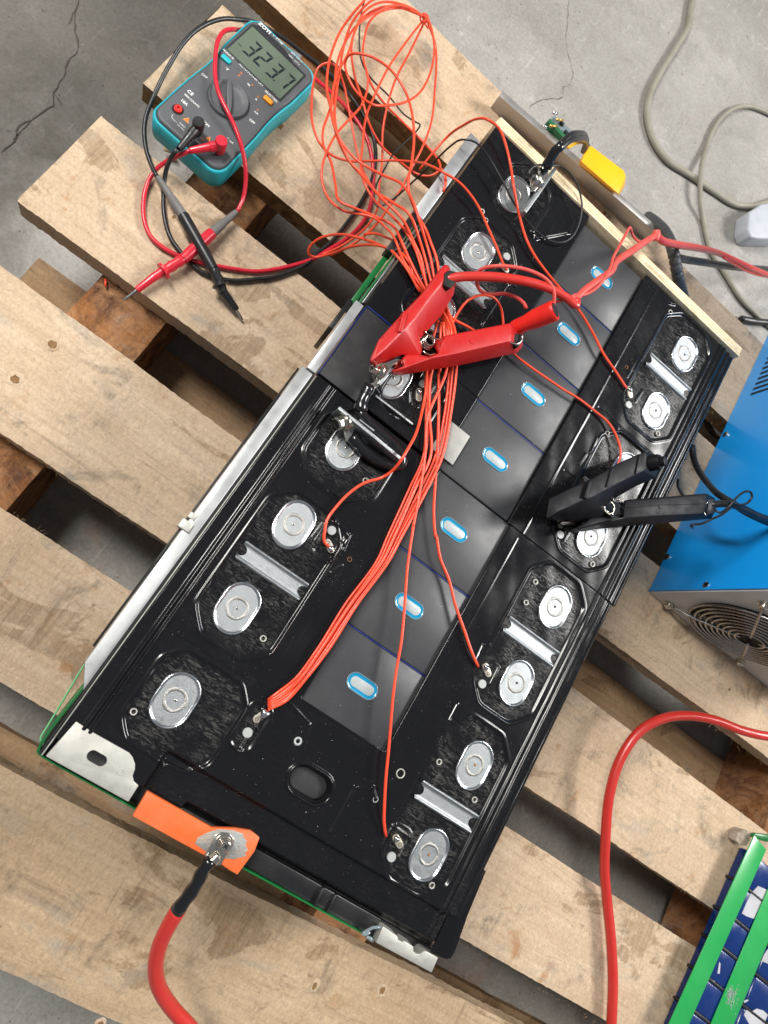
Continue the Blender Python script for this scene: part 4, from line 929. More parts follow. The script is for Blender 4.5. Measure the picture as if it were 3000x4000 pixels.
# test leads ----------------------------------------------------
def lead(color, name, label, plug, strain, path, handle, col, hand_mat):
    t = thing(name, U(*plug), label, 'test lead')
    p, s_ = U(*plug), U(*strain)
    lathe('plug', p - V3(0, 0, 11), p + V3(0, 0, 1.5), [(0, 4.2), (.3, 4.6), (.9, 4.7), (1, 4.2)], col, t, 28)
    a = p - V3(0, 0, 4.5); b_ = s_; lathe('plug_sleeve', a, b_, [(0, 3.6), (.35, 3.7), (.36, 3.3), (.95, 2.5), (1, 2.2)], col, t, 20)
    tube('cable', [U(*q) for q in path], 1.75, col, t, 12)
    hp = [U(*q) for q in handle]
    L_ = lambda i: hp[i]
    lathe('strain_relief', L_(0), L_(1), [(0, 2.0), (.1, 2.4), (.45, 3.0), (.55, 3.0), (.57, 3.5), (1, 3.9)], M['grommet'], t, 20)
    lathe('handle', L_(1), L_(2), [(0, 4.3), (.04, 4.6), (.3, 4.7), (.5, 4.4), (.7, 4.6), (1, 3.9)], hand_mat, t, 24)
    lathe('finger_guard', L_(2), L_(3), [(0, 3.7), (.15, 4.3), (.25, 3.7), (.4, 4.3), (.5, 3.7), (.62, 3.9), (.64, 6.6), (.72, 6.6), (.74, 3.6), (1, 3.2)], hand_mat, t, 28)
    lathe('tip_sleeve', L_(3), L_(4), [(0, 3.2), (.9, 2.6), (1, 2.2)], hand_mat, t, 18)
    lathe('metal_tip', L_(4), L_(5), [(0, 1.0), (.8, 1.0), (.9, .7), (1, .15)], M['rim'], t, 12)
    return t
lead('b', 'test_lead', 'black test lead with its probe lying across the red one', ('M', 512, 1040, 38), ('M', 330, 1285, 30),
     [('00', 1150, 965, 30), ('00', 1110, 1020, 24), ('00', 1075, 1110, 12), ('00', 1060, 1250, 5), ('00', 1065, 1400, 3), ('00', 1100, 1530, 3), ('00', 1160, 1620, 3), ('01', 1240, 50, 3), ('01', 1310, 105, 3), ('01', 1400, 140, 3), ('01', 1520, 160, 3), ('01', 1659, 150, 3),
      ('11', 100, 140, 3), ('11', 210, 105, 3), ('11', 330, 50, 3), ('10', 400, 1640, 3), ('10', 480, 1575, 3), ('10', 570, 1470, 4), ('10', 670, 1330, 4), ('10', 745, 1180, 4), ('10', 775, 1030, 4), ('10', 765, 910, 3), ('10', 735, 820, 3), ('10', 680, 720, 3), ('10', 610, 620, 2), ('10', 510, 510, 3), ('10', 420, 430, 4), ('10', 300, 340, 6), ('10', 180, 250, 8), ('00', 1640, 140, 10), ('00', 1560, 128, 14),
      ('00', 1450, 122, 18), ('00', 1350, 150, 20), ('00', 1260, 205, 20), ('00', 1180, 290, 18), ('00', 1110, 400, 15), ('00', 1050, 510, 12), ('00', 990, 640, 9), ('00', 945, 760, 7), ('00', 935, 860, 6), ('00', 950, 980, 6), ('00', 985, 1080, 7), ('00', 1022, 1150, 9)],
     [('00', 1022, 1148, 9), ('00', 1185, 1395, 13), ('00', 1385, 1745, 14), ('01', 1450, 235, 11), ('01', 1535, 350, 7), ('01', 1575, 422, 3)], M['rubber'], M['rubber'])
lead('r', 'test_lead', 'red test lead with its metal probe tip pointing down left', ('M', 722, 1215, 38), ('M', 430, 1300, 30),
     [('M', 440, 1297, 30), ('M', 340, 1340, 24), ('00', 1090, 1040, 14), ('00', 1010, 1100, 6), ('00', 955, 1190, 4), ('00', 930, 1300, 3), ('00', 935, 1430, 3), ('00', 975, 1530, 3), ('00', 1050, 1600, 3), ('00', 1140, 1650, 3), ('01', 1240, 28, 3), ('01', 1370, 58, 3), ('01', 1520, 85, 3), ('01', 1659, 100, 3),
      ('11', 130, 85, 3), ('11', 280, 50, 3), ('11', 390, 10, 3), ('10', 460, 1625, 3), ('10', 560, 1565, 3), ('10', 660, 1480, 4), ('10', 725, 1380, 4), ('10', 755, 1250, 4), ('10', 760, 1130, 4), ('10', 745, 990, 4), ('10', 710, 880, 3), ('10', 655, 785, 3), ('10', 580, 690, 3), ('10', 490, 600, 3), ('10', 400, 525, 4), ('10', 330, 460, 6), ('10', 200, 330, 6), ('10', 0, 180, 6), ('00', 1560, 195, 8), ('00', 1510, 190, 22),
      ('00', 1450, 205, 27), ('00', 1410, 270, 29), ('00', 1395, 380, 30), ('00', 1395, 500, 31), ('00', 1420, 610, 33), ('00', 1470, 715, 34), ('00', 1520, 820, 32), ('00', 1560, 930, 30), ('00', 1588, 1060, 24), ('00', 1592, 1180, 16), ('00', 1575, 1290, 10), ('00', 1535, 1375, 8)],
     [('00', 1532, 1372, 8), ('00', 1375, 1510, 10), ('00', 1185, 1680, 10), ('01', 1000, 135, 8), ('01', 885, 222, 6), ('01', 800, 287, 2.5)], M['leadred'], M['leadred'])

# ------------------------------------------------------------------ thin wires
GW = 'orange sensing wires in the tangled coil'
def zb(fr, x, y):
    """resting height for a wire at this picture place"""
    p = U(fr, x, y, ZT)
    return None
def wire(pts, label, group=None, rad=1.04, mat='wire', name='sensing_wire', seg=8):
    """pts: (frame, x, y, z)"""
    P_ = [U(*q) for q in pts]
    P_ = P_[:1] + [p + Vector((random.gauss(0, .35), random.gauss(0, .35), random.uniform(0, .5))) * MM for p in P_[1:-1]] + P_[-1:]
    o = tube(name, P_, rad * random.uniform(.9, 1.04), M[mat], None, seg, 3.2); tag(o, label, 'wire', group); return o
def coil(pts, z0, z1, fr='10', wob=4):
    n_ = len(pts); ph = random.uniform(0, 6)
    return [(fr, x, y, z0 + (z1 - z0) * i / (n_ - 1) + wob * math.sin(i * 1.1 + ph) + wob) for i, (x, y) in enumerate(pts)]
T_ = ZT + 2
def strand(i, tail=True):
    """the six strands soldered at the near left tab, from the battery's left edge down to the solder"""
    top = [945, 985, 1065, 1095, 1130, 1165][i]; mid = [1085, 1095, 1120, 1150, 1175, 1200][i]
    h = T_ + (i % 3) * 1.5
    a = [('11', top, 10, h + 2), ('11', mid, 225, h + 4), ('11', [1190, 1200, 1215, 1225, 1235, 1245][i], 380, h + 1), ('11', [1240, 1252, 1262, 1272, 1282, 1292][i], 500, h)]
    a += [('N', [1340, 1362, 1392, 1550, 1585, 1615][i], 110, h), ('N', [1335, 1350, 1368, 1512, 1543, 1572][i], 500, h), ('N', [1305, 1322, 1380, 1436, 1460, 1485][i], 900, h), ('N', [1185, 1215, 1245, 1290, 1325, 1352][i], 1200, h), ('N', [975, 1005, 1032, 1062, 1086, 1110][i], 1650, h)]
    a += [('12', [778, 796, 812, 828, 843, 858][i], 320, h), ('12', [578, 596, 612, 626, 640, 654][i], 600, h), ('12', [400, 418, 432, 446, 460, 472][i], 880, h + .5), ('12', [252, 268, 282, 296, 310, 322][i], 1080, h), ('12', [150, 160, 170, 180, 190, 200][i], [1165, 1178, 1190, 1200, 1210, 1220][i], T_ + .5), ('12', 78, [1217, 1229, 1241, 1252, 1266, 1280][i], T_)]
    return a
S_ = {
 0: coil([(1090, 110), (960, 60), (830, 70), (740, 130), (700, 250), (700, 380), (720, 500), (715, 600), (680, 690), (600, 775), (530, 860), (470, 950), (430, 1080), (430, 1180), (480, 1290), (560, 1370), (660, 1390), (760, 1415), (850, 1480)], 24, 92),
 1: coil([(1095, 118), (1000, 55), (900, 38), (760, 90), (640, 175), (560, 310), (520, 450), (510, 620), (470, 740), (432, 850), (440, 950), (485, 1050), (510, 1200), (540, 1300), (640, 1345), (760, 1400), (870, 1450)], 22, 96),
 2: coil([(820, -60), (730, -40), (690, 20), (630, 90), (560, 190), (500, 310), (462, 450), (460, 600), (490, 740), (530, 900), (600, 1040), (690, 1140), (750, 1220), (830, 1300), (950, 1430)], 18, ZT + 2),
 3: coil([(960, -60), (850, -30), (760, 5), (680, 65), (620, 160), (565, 300), (545, 480), (510, 690), (520, 850), (560, 960), (620, 1060), (700, 1150), (770, 1240), (880, 1310), (1000, 1400)], 16, ZT + 4),
 4: coil([(1090, 122), (1040, 75), (930, 22), (800, 15), (700, 80), (645, 200), (600, 350), (520, 500), (490, 650), (500, 780), (560, 920), (640, 1030), (720, 1090), (830, 1135), (940, 1190), (1005, 1290), (1050, 1420)], 20, ZT + 4),
 5: coil([(1088, 100), (1125, 150), (1152, 300), (1135, 440), (1075, 580), (990, 655), (870, 688), (750, 675), (650, 600), (592, 490), (572, 410), (600, 360), (660, 347), (760, 372), (870, 450), (955, 570), (1002, 700), (1020, 880), (1012, 1050), (985, 1180), (1000, 1260), (1050, 1400), (1090, 1480)], 26, ZT + 5),
}
LB = ['orange wire whose coil loop bulges farthest left, outermost strand of the soldered bundle', 'orange wire curling just inside the leftmost coil loop then second in the soldered bundle',
      'orange wire leaving the frame at the coil top and running down mid bundle', 'orange wire that exits at top beside the black wire and runs in the bundle',
      'orange wire sweeping from the knot across the coil top into the bundle', 'orange wire making the round loop in the coil centre before joining the bundle right side']
for i in range(6):
    a = S_[i]; b_ = strand(i)
    wire(a + [('10', [905, 940, 1020, 1065, 1100, 1135][i], 1570, ZT + 5)] + b_, LB[i], GW)
# individually routed wires
wire([('10', *q) for q in ((1060, 1100, 40), (1150, 985, 50), (1250, 880, 60), (1350, 805, 85), (1430, 772, 105), (1500, 775, ZT + 8), (1570, 830, ZT + 8), (1620, 950, ZT + 6), (1650, 1080, ZT + 5))] +
     [('20', *q) for q in ((10, 1200, T_ + 10), (40, 1390, T_ + 4), (90, 1550, T_ + 2), (150, 1665, T_ + 1))] + [('21', *q) for q in ((210, 90, T_), (280, 175, T_), (350, 250, T_), (435, 355, T_), (520, 500, T_), (590, 640, T_), (670, 750, T_), (742, 858, T_))], 'orange wire arching over the far corner and ending at the upper right sensor tab')
wire(coil([(840, 1300), (740, 1200), (660, 1000), (610, 760), (560, 540), (515, 430), (460, 410), (410, 445), (375, 530), (360, 660), (370, 800), (410, 930), (480, 1005), (600, 1042), (740, 1045)], 40, 46) +
     [('10', *q) for q in ((870, 1042, 52), (1040, 1050, 76), (1120, 1075, 100), (1210, 1115, T_ + 4), (1320, 1190, T_ + 4), (1430, 1320, T_ + 3), (1505, 1490, T_ + 2), (1560, 1610, T_ + 1))] + [('11', 1600, 50, T_), ('11', 1628, 92, T_)], 'orange wire crossing the far plates to a tab hidden under the red clamp cable')
wire([('11', *q) for q in ((1215, 560, T_), (1245, 505, T_), (1300, 385, T_ + 4), (1370, 290, T_ + 9), (1450, 252, T_ + 12), (1530, 268, T_ + 12), (1580, 335, T_ + 8), (1596, 440, T_ + 4), (1610, 540, T_ + 2))] + [('21', *q) for q in ((10, 635, T_), (120, 720, T_), (230, 800, T_), (330, 865, T_), (430, 930, T_), (540, 1005, T_), (630, 1090, T_ + 1), (690, 1200, T_ + 2), (702, 1290, T_ + 2), (680, 1370, T_ + 1))], 'orange wire looping between the red clamp handles and running to the black clamp')
wire([('11', *q) for q in ((1210, 640, T_ + 1), (1260, 470, T_ + 2), (1240, 380, T_ + 2), (1290, 420, T_ + 3), (1350, 452, T_ + 2), (1410, 486, T_ + 1), (1470, 520, T_))], 'short orange wire disappearing under the lower red clamp handle')
wire([('11', *q) for q in ((1180, 420, T_ + 2), (1150, 520, T_ + 2), (1130, 640, T_ + 2), (1105, 740, T_ + 2), (1100, 850, T_ + 3), (1075, 1010, T_ + 6), (1030, 1160, T_ + 14), (985, 1250, T_ + 17), (935, 1325, T_ + 17), (880, 1395, T_ + 9), (810, 1432, T_ + 5), (700, 1475, T_ + 3), (600, 1545, T_ + 2), (520, 1625, T_ + 2))] + [('12', *q) for q in ((465, 52, T_ + 2), (445, 120, T_ + 2), (445, 180, T_ + 1), (470, 225, T_))], 'orange wire crossing the jumper cable to the left sensor tab beside the link plate', rad=1.05)
wire([('11', *q) for q in ((1200, 430, T_ + 3), (1195, 600, T_ + 3), (1190, 750, T_ + 3))] + [('N', *q) for q in ((1462, 110, T_ + 2), (1448, 400, T_ + 3), (1450, 700, T_ + 3), (1435, 950, T_ + 2), (1410, 1200, T_ + 1), (1412, 1450, T_), (1430, 1655, T_))] + [('12', *q) for q in ((1160, 150, T_), (1192, 300, T_), (1248, 440, T_), (1292, 600, T_), (1342, 755, T_ + 1), (1392, 905, T_ + 1), (1440, 1002, T_))], 'single orange wire running down right to the middle right sensor tab')
wire([('11', *q) for q in ((1215, 430, T_ + 5), (1225, 600, T_ + 5), (1232, 740, T_ + 5))] + [('N', *q) for q in ((1350, 560, T_ + 4), (1320, 900, T_ + 4), (1275, 1250, T_ + 4), (1215, 1600, T_ + 4))] + [('12', *q) for q in ((1020, 80, T_ + 4), (985, 350, T_ + 4), (958, 620, T_ + 4), (940, 850, T_ + 5), (912, 1020, T_ + 5), (888, 1180, T_ + 5), (868, 1380, T_ + 5), (855, 1550, T_ + 5))] + [('13', *q) for q in ((842, 60, T_ + 5), (828, 250, T_ + 4), (824, 360, T_ + 2), (842, 442, T_))], 'long orange wire hanging straight down to the lowest right sensor tab')
wire(coil([(1090, 125), (1030, 200), (960, 290), (860, 430), (775, 600), (712, 760), (690, 950), (680, 1080), (700, 1190), (760, 1290)], 22, 60) + [('10', *q) for q in ((880, 1400, 94), (990, 1530, T_ + 3), (1040, 1640, T_ + 3))] + [('11', *q) for q in ((1110, 200, T_ + 6), (1180, 400, T_ + 3))], 'orange wire running from the knot down the left of the coil onto the battery', GW)
wire(coil([(1098, 130), (1000, 330), (905, 520), (850, 680), (822, 850), (815, 1050), (802, 1200), (790, 1340), (730, 1450), (640, 1535), (540, 1600), (430, 1650)], 20, 4, wob=2), 'orange wire running from the knot straight down between the boards', GW)
wire(coil([(1112, 140), (1158, 300), (1158, 600), (1132, 800), (1070, 970), (1005, 1090), (940, 1230), (860, 1340), (780, 1450), (700, 1540), (580, 1615), (480, 1655)], 24, 4, wob=3), 'orange wire forming the right hand side of the coil', GW)
wire(coil([(1085, 105), (900, 45), (770, 65), (665, 150), (622, 290), (640, 490), (685, 640), (740, 820), (820, 955), (940, 1060), (1050, 1128), (1140, 1140), (1193, 1095), (1175, 1035), (1080, 915), (950, 790), (820, 655), (745, 540), (715, 470)], 14, 14, wob=6), 'orange wire whose loop reaches the silver rail end', GW)
wire([('11', *q) for q in ((1120, 300, T_ + 2), (1040, 120, T_ + 2))] + [('10', *q) for q in ((965, 1660, ZT + 3), (860, 1615, 90), (720, 1560, 60), (550, 1525, 45), (420, 1545, 30), (352, 1600, 20), (345, 1645, 16), (380, 1668, 14), (480, 1645, 22), (600, 1598, 45), (720, 1585, 70), (820, 1600, 90), (900, 1650, ZT + 1))] + [('11', *q) for q in ((980, 80, T_ + 2), (1060, 230, T_ + 3))], 'orange wire bent into the flat hairpin loop left of the battery')
wire([('10', *q) for q in ((1195, 1090, 30), (1225, 1150, ZT), (1232, 1200, ZT + 2), (1212, 1242, ZT + 1))], 'stub of orange wire draped over the silver rail')
wire([('10', *q) for q in ((700, 1520, 62), (760, 1515, 70), (860, 1545, 90), (960, 1620, ZT + 1))] + [('11', *q) for q in ((1010, 90, T_ + 2), (1075, 240, T_ + 2))], 'short orange wire starting on the rail edge beside the hairpin loop')
# knot that ties the coil
tube_k = [U('10', 1090 + 26 * math.cos(a), 118 + 30 * math.sin(a), 28 + 4 * math.sin(2 * a)) for a in [k * .6 for k in range(14)]] + [U('10', 1118, 185, 26)]
o = tube('sensing_wire', tube_k, .8, M['wire'], None, 7, 2); tag(o, 'orange wire wound as the small knot that ties the coil', 'wire', GW)
o = tube('wire_offcut', [U('01', 683, 150, -17), U('01', 684, 198, -17)], 1.0, M['wire'], None, 8); tag(o, 'tiny orange wire offcut lying on the rusty stringer', 'wire offcut')
# thin black wire
wire([('10', *q) for q in ((735, -60, 30), (700, 20, 28), (680, 150, 26), (670, 260, 24), (688, 400, 20), (740, 500, 16), (850, 622, 14), (960, 742, 16), (1040, 795, 18), (1062, 806, 19), (1035, 850, 20), (900, 982, 22), (830, 1100, 24), (780, 1200, 26), (764, 1300, 26), (790, 1345, 28), (870, 1305, 34), (1000, 1195, 50), (1130, 1075, 70), (1250, 955, 96), (1340, 905, ZT + 6), (1425, 922, ZT + 10), (1510, 1022, ZT + 9), (1570, 1132, ZT + 9), (1625, 1232, ZT + 9))] +
     [('20', *q) for q in ((0, 1300, ZT + 8), (60, 1385, ZT + 6), (150, 1490, ZT + 4), (240, 1560, ZT + 3), (310, 1573, ZT + 3), (375, 1550, ZT + 4), (430, 1455, ZT + 6), (455, 1330, ZT + 8), (425, 1200, ZT + 10), (375, 1130, ZT + 12), (300, 1078, ZT + 13), (240, 1075, ZT + 14), (170, 1070, ZT + 14), (120, 1100, ZT + 14), (105, 1140, ZT + 13))], 'thin black wire zigzagging beside the coil and looping round the far bolt', rad=.8, mat='wireblk', name='black_wire')

# ------------------------------------------------------------------ red clamp
rc = thing('battery_clamp', U('R', 500, 600, ZT), 'red crocodile clamp gripping the bolt between the modules', 'clamp')
def hm(fr, pts, z): return [U(fr, x, y, z) for x, y in pts]
# upper handle: silhouette and lit top face, point for point
lo = hm('R', [(84, 835), (92, 872), (130, 878), (215, 850), (330, 798), (480, 802), (492, 750), (462, 690), (640, 490), (732, 330), (745, 250), (690, 110), (655, 102), (600, 165), (475, 330), (340, 470), (230, 590), (150, 680)], ZT + 13)
hi = hm('R', [(90, 830), (98, 850), (150, 800), (215, 740), (330, 620), (360, 595), (390, 560), (430, 520), (560, 340), (625, 265), (650, 230), (680, 118), (658, 108), (606, 168), (480, 335), (345, 472), (235, 592), (155, 682)], ZT + 24)
loft('upper_handle', lo, hi, M['clampred'], rc, 1.7)
lo = hm('R', [(248, 918), (262, 952), (320, 952), (560, 910), (760, 878), (1212, 780), (1250, 735), (1262, 660), (1165, 548), (900, 600), (655, 648), (560, 700), (605, 788), (545, 806), (440, 788), (362, 792), (332, 826), (348, 880)], ZT + 9)
hi = hm('R', [(255, 915), (268, 922), (330, 902), (560, 820), (760, 780), (1142, 690), (1160, 690), (1165, 640), (1165, 552), (900, 604), (662, 652), (640, 700), (612, 780), (545, 808), (440, 792), (366, 798), (340, 828), (352, 876)], ZT + 22)
loft('lower_handle', lo, hi, M['clampred'], rc, 1.5)
q = U('R', 383, 838, ZT + 17.5); lathe('pivot_boss', q - V3(0, 0, 3), q + V3(0, 0, 1.6), [(0, 4.2), (.8, 4.1), (1, 3.2)], M['clampred'], rc, 24)
q = U('R', 868, 690, ZT + 22); lathe('moulding_mark', q - V3(0, 0, .5), q + V3(0, 0, .35), [(0, 2.2), (1, 1.9)], M['clampred'], rc, 16)
tube('moulding_seam', [U('R', *q, ZT + 24.1) for q in ((180, 665), (330, 505), (480, 345), (610, 190))], .28, M['clampred'], rc, 6)
for k in range(6):
    q = U('R', 215 + k * 19, 868 - k * 7, ZT + 11); lathe('jaw_tooth', q, q + V3(0, 0, 1.6), [(0, 1.0), (1, .25)], M['nickel'], rc, 8)
prism('thumb_rib', [tuple(U('R', *q, ZT + 24).xy) for q in ((335, 468), (375, 465), (325, 628), (296, 622))], (ZT + 20) * MM, (ZT + 26) * MM, M['clampred'], rc, .5)
e0 = U('R', 1180, 650, ZT + 16); prism('handle_mouth', [tuple(U('R', *q, ZT + 17).xy) for q in ((1158, 632), (1245, 640), (1252, 690), (1205, 742), (1150, 700))], (ZT + 14) * MM, (ZT + 18.6) * MM, M['hole'], rc, .3)
tube('mouth_wire', [U('R', *q, ZT + 20) for q in ((1250, 630), (1248, 680), (1205, 712), (1145, 690))], .6, M['nickel'], rc, 8)
prism('cable_mouth', [tuple(U('R', *q, ZT + 25).xy) for q in ((660, 165), (700, 145), (755, 160), (735, 255), (700, 282), (655, 262))], (ZT + 17) * MM, (ZT + 24.6) * MM, M['hole'], rc, .4)
c0 = U('R', 525, 700, ZT + 10)
for k in range(3):
    cp = [c0 + V3((4.6 - k * .5) * math.cos(a), (4.6 - k * .5) * math.sin(a), k * 2.2) for a in [j * .4 for j in range(17)]]
    tube('spring_coil', cp, .75, M['nickel'], rc, 8)
tube('spring_arm', [U('R', *q, ZT + 15) for q in ((505, 612), (540, 645), (590, 672), (645, 676))], .6, M['nickel'], rc, 7)
tube('spring_arm', [U('R', *q, ZT + 13) for q in ((490, 765), (545, 795), (605, 775))], .6, M['nickel'], rc, 7)
prism('steel_web', [tuple(U('R', *q, ZT + 10).xy) for q in ((500, 640), (640, 680), (610, 780), (500, 770))], (ZT + 6) * MM, (ZT + 8) * MM, M['hole'], rc, .2)
prism('jaw', [tuple(U('R', *q, ZT + 12).xy) for q in ((185, 850), (280, 812), (330, 830), (320, 880), (240, 905), (215, 880))], (ZT + 8) * MM, (ZT + 12) * MM, M['nickel'], rc, .4)
prism('jaw', [tuple(U('R', *q, ZT + 10).xy) for q in ((230, 905), (330, 880), (345, 900), (260, 935))], (ZT + 4) * MM, (ZT + 8) * MM, M['nickel'], rc, .3)
# rubber boot and thin pickup leads
b0, b1 = U('R', 1185, 590, ZT + 12), U('R', 1500, 452, ZT + 38)
lathe('rubber_boot', b0, b1, [(0, 5.2), (.08, 5.6), (.3, 5.7), (.5, 6.8), (.6, 7.0), (.9, 7.3), (.97, 7.4), (1, 6.9)], M['boot'], rc, 28)
dn = (b1 - b0).normalized(); lathe('boot_hollow', b1 + dn * .0001, b1 + dn * .0004, [(0, 5.4), (1, 5.3)], M['hole'], rc)
tube('pickup_lead', [U('R', *q) for q in ((1478, 450, ZT + 28), (1492, 380, ZT + 32), (1485, 290, ZT + 35), (1430, 215, ZT + 36), (1330, 160, ZT + 36), (1200, 125, ZT + 35), (1060, 115, ZT + 33), (960, 130, ZT + 28), (910, 165, ZT + 22), (902, 240, ZT + 12), (930, 305, ZT + 10), (1000, 332, ZT + 12), (1110, 325, ZT + 16), (1200, 352, ZT + 20), (1262, 400, ZT + 22), (1280, 440, ZT + 22))], 1.35, M['cablepink'], rc, 10)
heavy = [('R', 660, 222, ZT + 21), ('R', 760, 200, ZT + 24), ('R', 900, 195, ZT + 27), ('R', 1050, 200, ZT + 30), ('R', 1200, 218, ZT + 32), ('R', 1350, 250, ZT + 33), ('R', 1480, 298, ZT + 33), ('R', 1590, 360, ZT + 33), ('R', 1660, 420, ZT + 33), ('G', 1245, 1490, ZT + 33)]
tube('heavy_cable', [U(*q) for q in heavy], lambda t: 3.3 - .2 * t, M['cablered'], rc, 16)
tube('heavy_cable', [U(*q) for q in (('G', 1235, 1500, ZT + 32), ('G', 1300, 1430, ZT + 32), ('G', 1400, 1355, ZT + 31), ('G', 1530, 1262, ZT + 28), ('W', 420, 468, ZT + 22), ('W', 560, 372, ZT + 12), ('W', 680, 290, ZT), ('W', 745, 250, ZT - 6))], lambda t: 2.5 + .4 * math.sin(t * 3), M['cablepink'], rc, 14)
lathe('cable_joint', U('G', 1215, 1455, ZT + 32), U('G', 1248, 1555, ZT + 31), [(0, 2.6), (.3, 3.9), (.8, 3.5), (1, 2.6)], M['cablepink'], rc)
tube('heavy_cable', [U('W', *q) for q in ((745, 240, ZT - 6), (800, 290, ZT - 14), (900, 318, 80), (1100, 352, 50), (1260, 392, 24), (1380, 445, 8), (1520, 510, -10), (1680, 580, -40), (1800, 640, -60))], lambda t: 3.2 + .2 * math.sin(t * 7), M['cablered'], rc, 14)
lathe('cable_joint', U('W', 760, 205, ZT - 5), U('W', 745, 290, ZT - 8), [(0, 2.6), (.3, 3.6), (.8, 3.4), (1, 2.6)], M['cablepink'], rc)
tube('pickup_lead', [U(*q) for q in (('R', 1510, 388, ZT + 28), ('R', 1560, 375, ZT + 31), ('G', 1210, 1480, ZT + 32), ('G', 1350, 1440, ZT + 33), ('G', 1450, 1360, ZT + 33), ('G', 1530, 1215, ZT + 32), ('W', 400, 440, ZT + 30), ('W', 440, 360, ZT + 28), ('W', 490, 270, ZT + 26), ('W', 540, 185, ZT + 24), ('W', 560, 240, ZT + 16), ('W', 600, 290, ZT + 6), ('W', 650, 305, ZT))], 1.1, M['cablepink'], rc, 10)
tube('pickup_lead', [U('W', *q) for q in ((1300, 430, 20), (1450, 520, -5), (1600, 575, -30), (1700, 590, -45))], 1.3, M['cablered'], rc, 8)

# ------------------------------------------------------------------ black clamp
kc = thing('battery_clamp', U('K', 500, 500, ZT), 'black crocodile clamp biting the right hand terminal column', 'clamp')
lo = hm('K', [(142, 560), (148, 578), (230, 585), (300, 580), (400, 600), (470, 570), (535, 550), (540, 500), (620, 430), (760, 350), (895, 292), (915, 232), (905, 140), (825, 108), (640, 190), (450, 300), (300, 365), (165, 432)], ZT + 14)
hi = hm('K', [(146, 556), (155, 565), (240, 515), (300, 490), (400, 440), (430, 432), (470, 415), (500, 398), (620, 335), (740, 275), (810, 243), (825, 225), (830, 135), (822, 112), (640, 193), (450, 303), (302, 368), (168, 435)], ZT + 26)
loft('upper_handle', lo, hi, M['clampblk'], kc, 1.6)
lo = hm('K', [(288, 660), (330, 668), (480, 645), (640, 628), (870, 608), (1275, 572), (1300, 520), (1302, 430), (1242, 396), (960, 420), (690, 440), (640, 500), (670, 560), (600, 572), (520, 556), (440, 562), (415, 592), (350, 630)], ZT + 6)
hi = hm('K', [(296, 652), (335, 655), (480, 612), (640, 575), (870, 555), (1205, 540), (1222, 530), (1240, 470), (1240, 400), (960, 424), (692, 444), (680, 500), (676, 556), (600, 574), (520, 560), (445, 566), (420, 594), (352, 632)], ZT + 20)
loft('lower_handle', lo, hi, M['clampblk'], kc, 1.5)
q = U('K', 925, 487, ZT + 20); lathe('moulding_mark', q - V3(0, 0, .5), q + V3(0, 0, .35), [(0, 2.0), (1, 1.7)], M['clampblk'], kc, 16)
tube('moulding_seam', [U('K', *q, ZT + 20.2) for q in ((700, 495), (900, 478), (1215, 468))], .25, M['clampblk'], kc, 6)
for k in range(7):
    q = U('K', 255 + k * 18, 596 - k * 3, ZT + 8); lathe('jaw_tooth', q, q + V3(0, 0, 1.5), [(0, 1.0), (1, .25)], M['nickel'], kc, 8)
prism('thumb_rib', [tuple(U('K', *q, ZT + 27).xy) for q in ((430, 312), (450, 318), (420, 438), (395, 428))], (ZT + 22) * MM, (ZT + 28.5) * MM, M['clampblk'], kc, .5)
prism('thumb_rib', [tuple(U('K', *q, ZT + 27).xy) for q in ((590, 232), (608, 226), (575, 352), (556, 356))], (ZT + 22) * MM, (ZT + 27) * MM, M['clampblk'], kc, .3)
prism('thumb_rib', [tuple(U('K', *q, ZT + 27).xy) for q in ((782, 138), (792, 134), (768, 262), (756, 266))], (ZT + 22) * MM, (ZT + 27) * MM, M['clampblk'], kc, .2)
c = U('K', 880, 188, ZT + 24); ax = (U('K', 900, 182, ZT + 24) - U('K', 820, 180, ZT + 24)).normalized() * .45 + Vector((0, 0, .9)); ax.normalize()
lathe('end_boss', c - ax * .004, c + ax * .005, [(0, 6.2), (.8, 6.0), (1, 5.5)], M['clampblk'], kc); lathe('boss_collar', c + ax * .005, c + ax * .009, [(0, 3.9), (.9, 3.8), (1, 3.2)], M['clampblk'], kc); lathe('boss_hole', c + ax * .009, c + ax * .0093, [(0, 2.2), (1, 2.1)], M['hole'], kc)
prism('handle_mouth', [tuple(U('K', *q, ZT + 16).xy) for q in ((1245, 432), (1290, 440), (1292, 530), (1240, 545), (1228, 500))], (ZT + 12) * MM, (ZT + 17) * MM, M['rubber'], kc, .3)
tube('mouth_wire', [U('K', *q, ZT + 19) for q in ((1255, 440), (1232, 480), (1222, 530), (1240, 550))], .5, M['nickel'], kc, 7)
for k in range(3):
    c0 = U('K', 575, 495, ZT + 8 + k * 3); tube('spring_coil', [c0 + V3(4.6 * math.cos(a), 4.6 * math.sin(a), 0) for a in [j * .4 for j in range(17)]], .8, M['nickel'], kc, 8)
tube('spring_arm', [U('K', *q, ZT + 16) for q in ((600, 438), (640, 440), (690, 455))], .5, M['nickel'], kc, 7)
tube('spring_arm', [U('K', *q, ZT + 14) for q in ((560, 520), (610, 545), (668, 548))], .5, M['nickel'], kc, 7)
prism('jaw', [tuple(U('K', *q, ZT + 8).xy) for q in ((240, 600), (265, 572), (330, 562), (380, 580), (350, 612), (290, 618))], (ZT + 4) * MM, (ZT + 9) * MM, M['nickel'], kc, .4)
prism('jaw', [tuple(U('K', *q, ZT + 5).xy) for q in ((275, 640), (290, 622), (390, 612), (410, 620), (330, 655))], (ZT + 1) * MM, (ZT + 5) * MM, M['tape'], kc, .3)
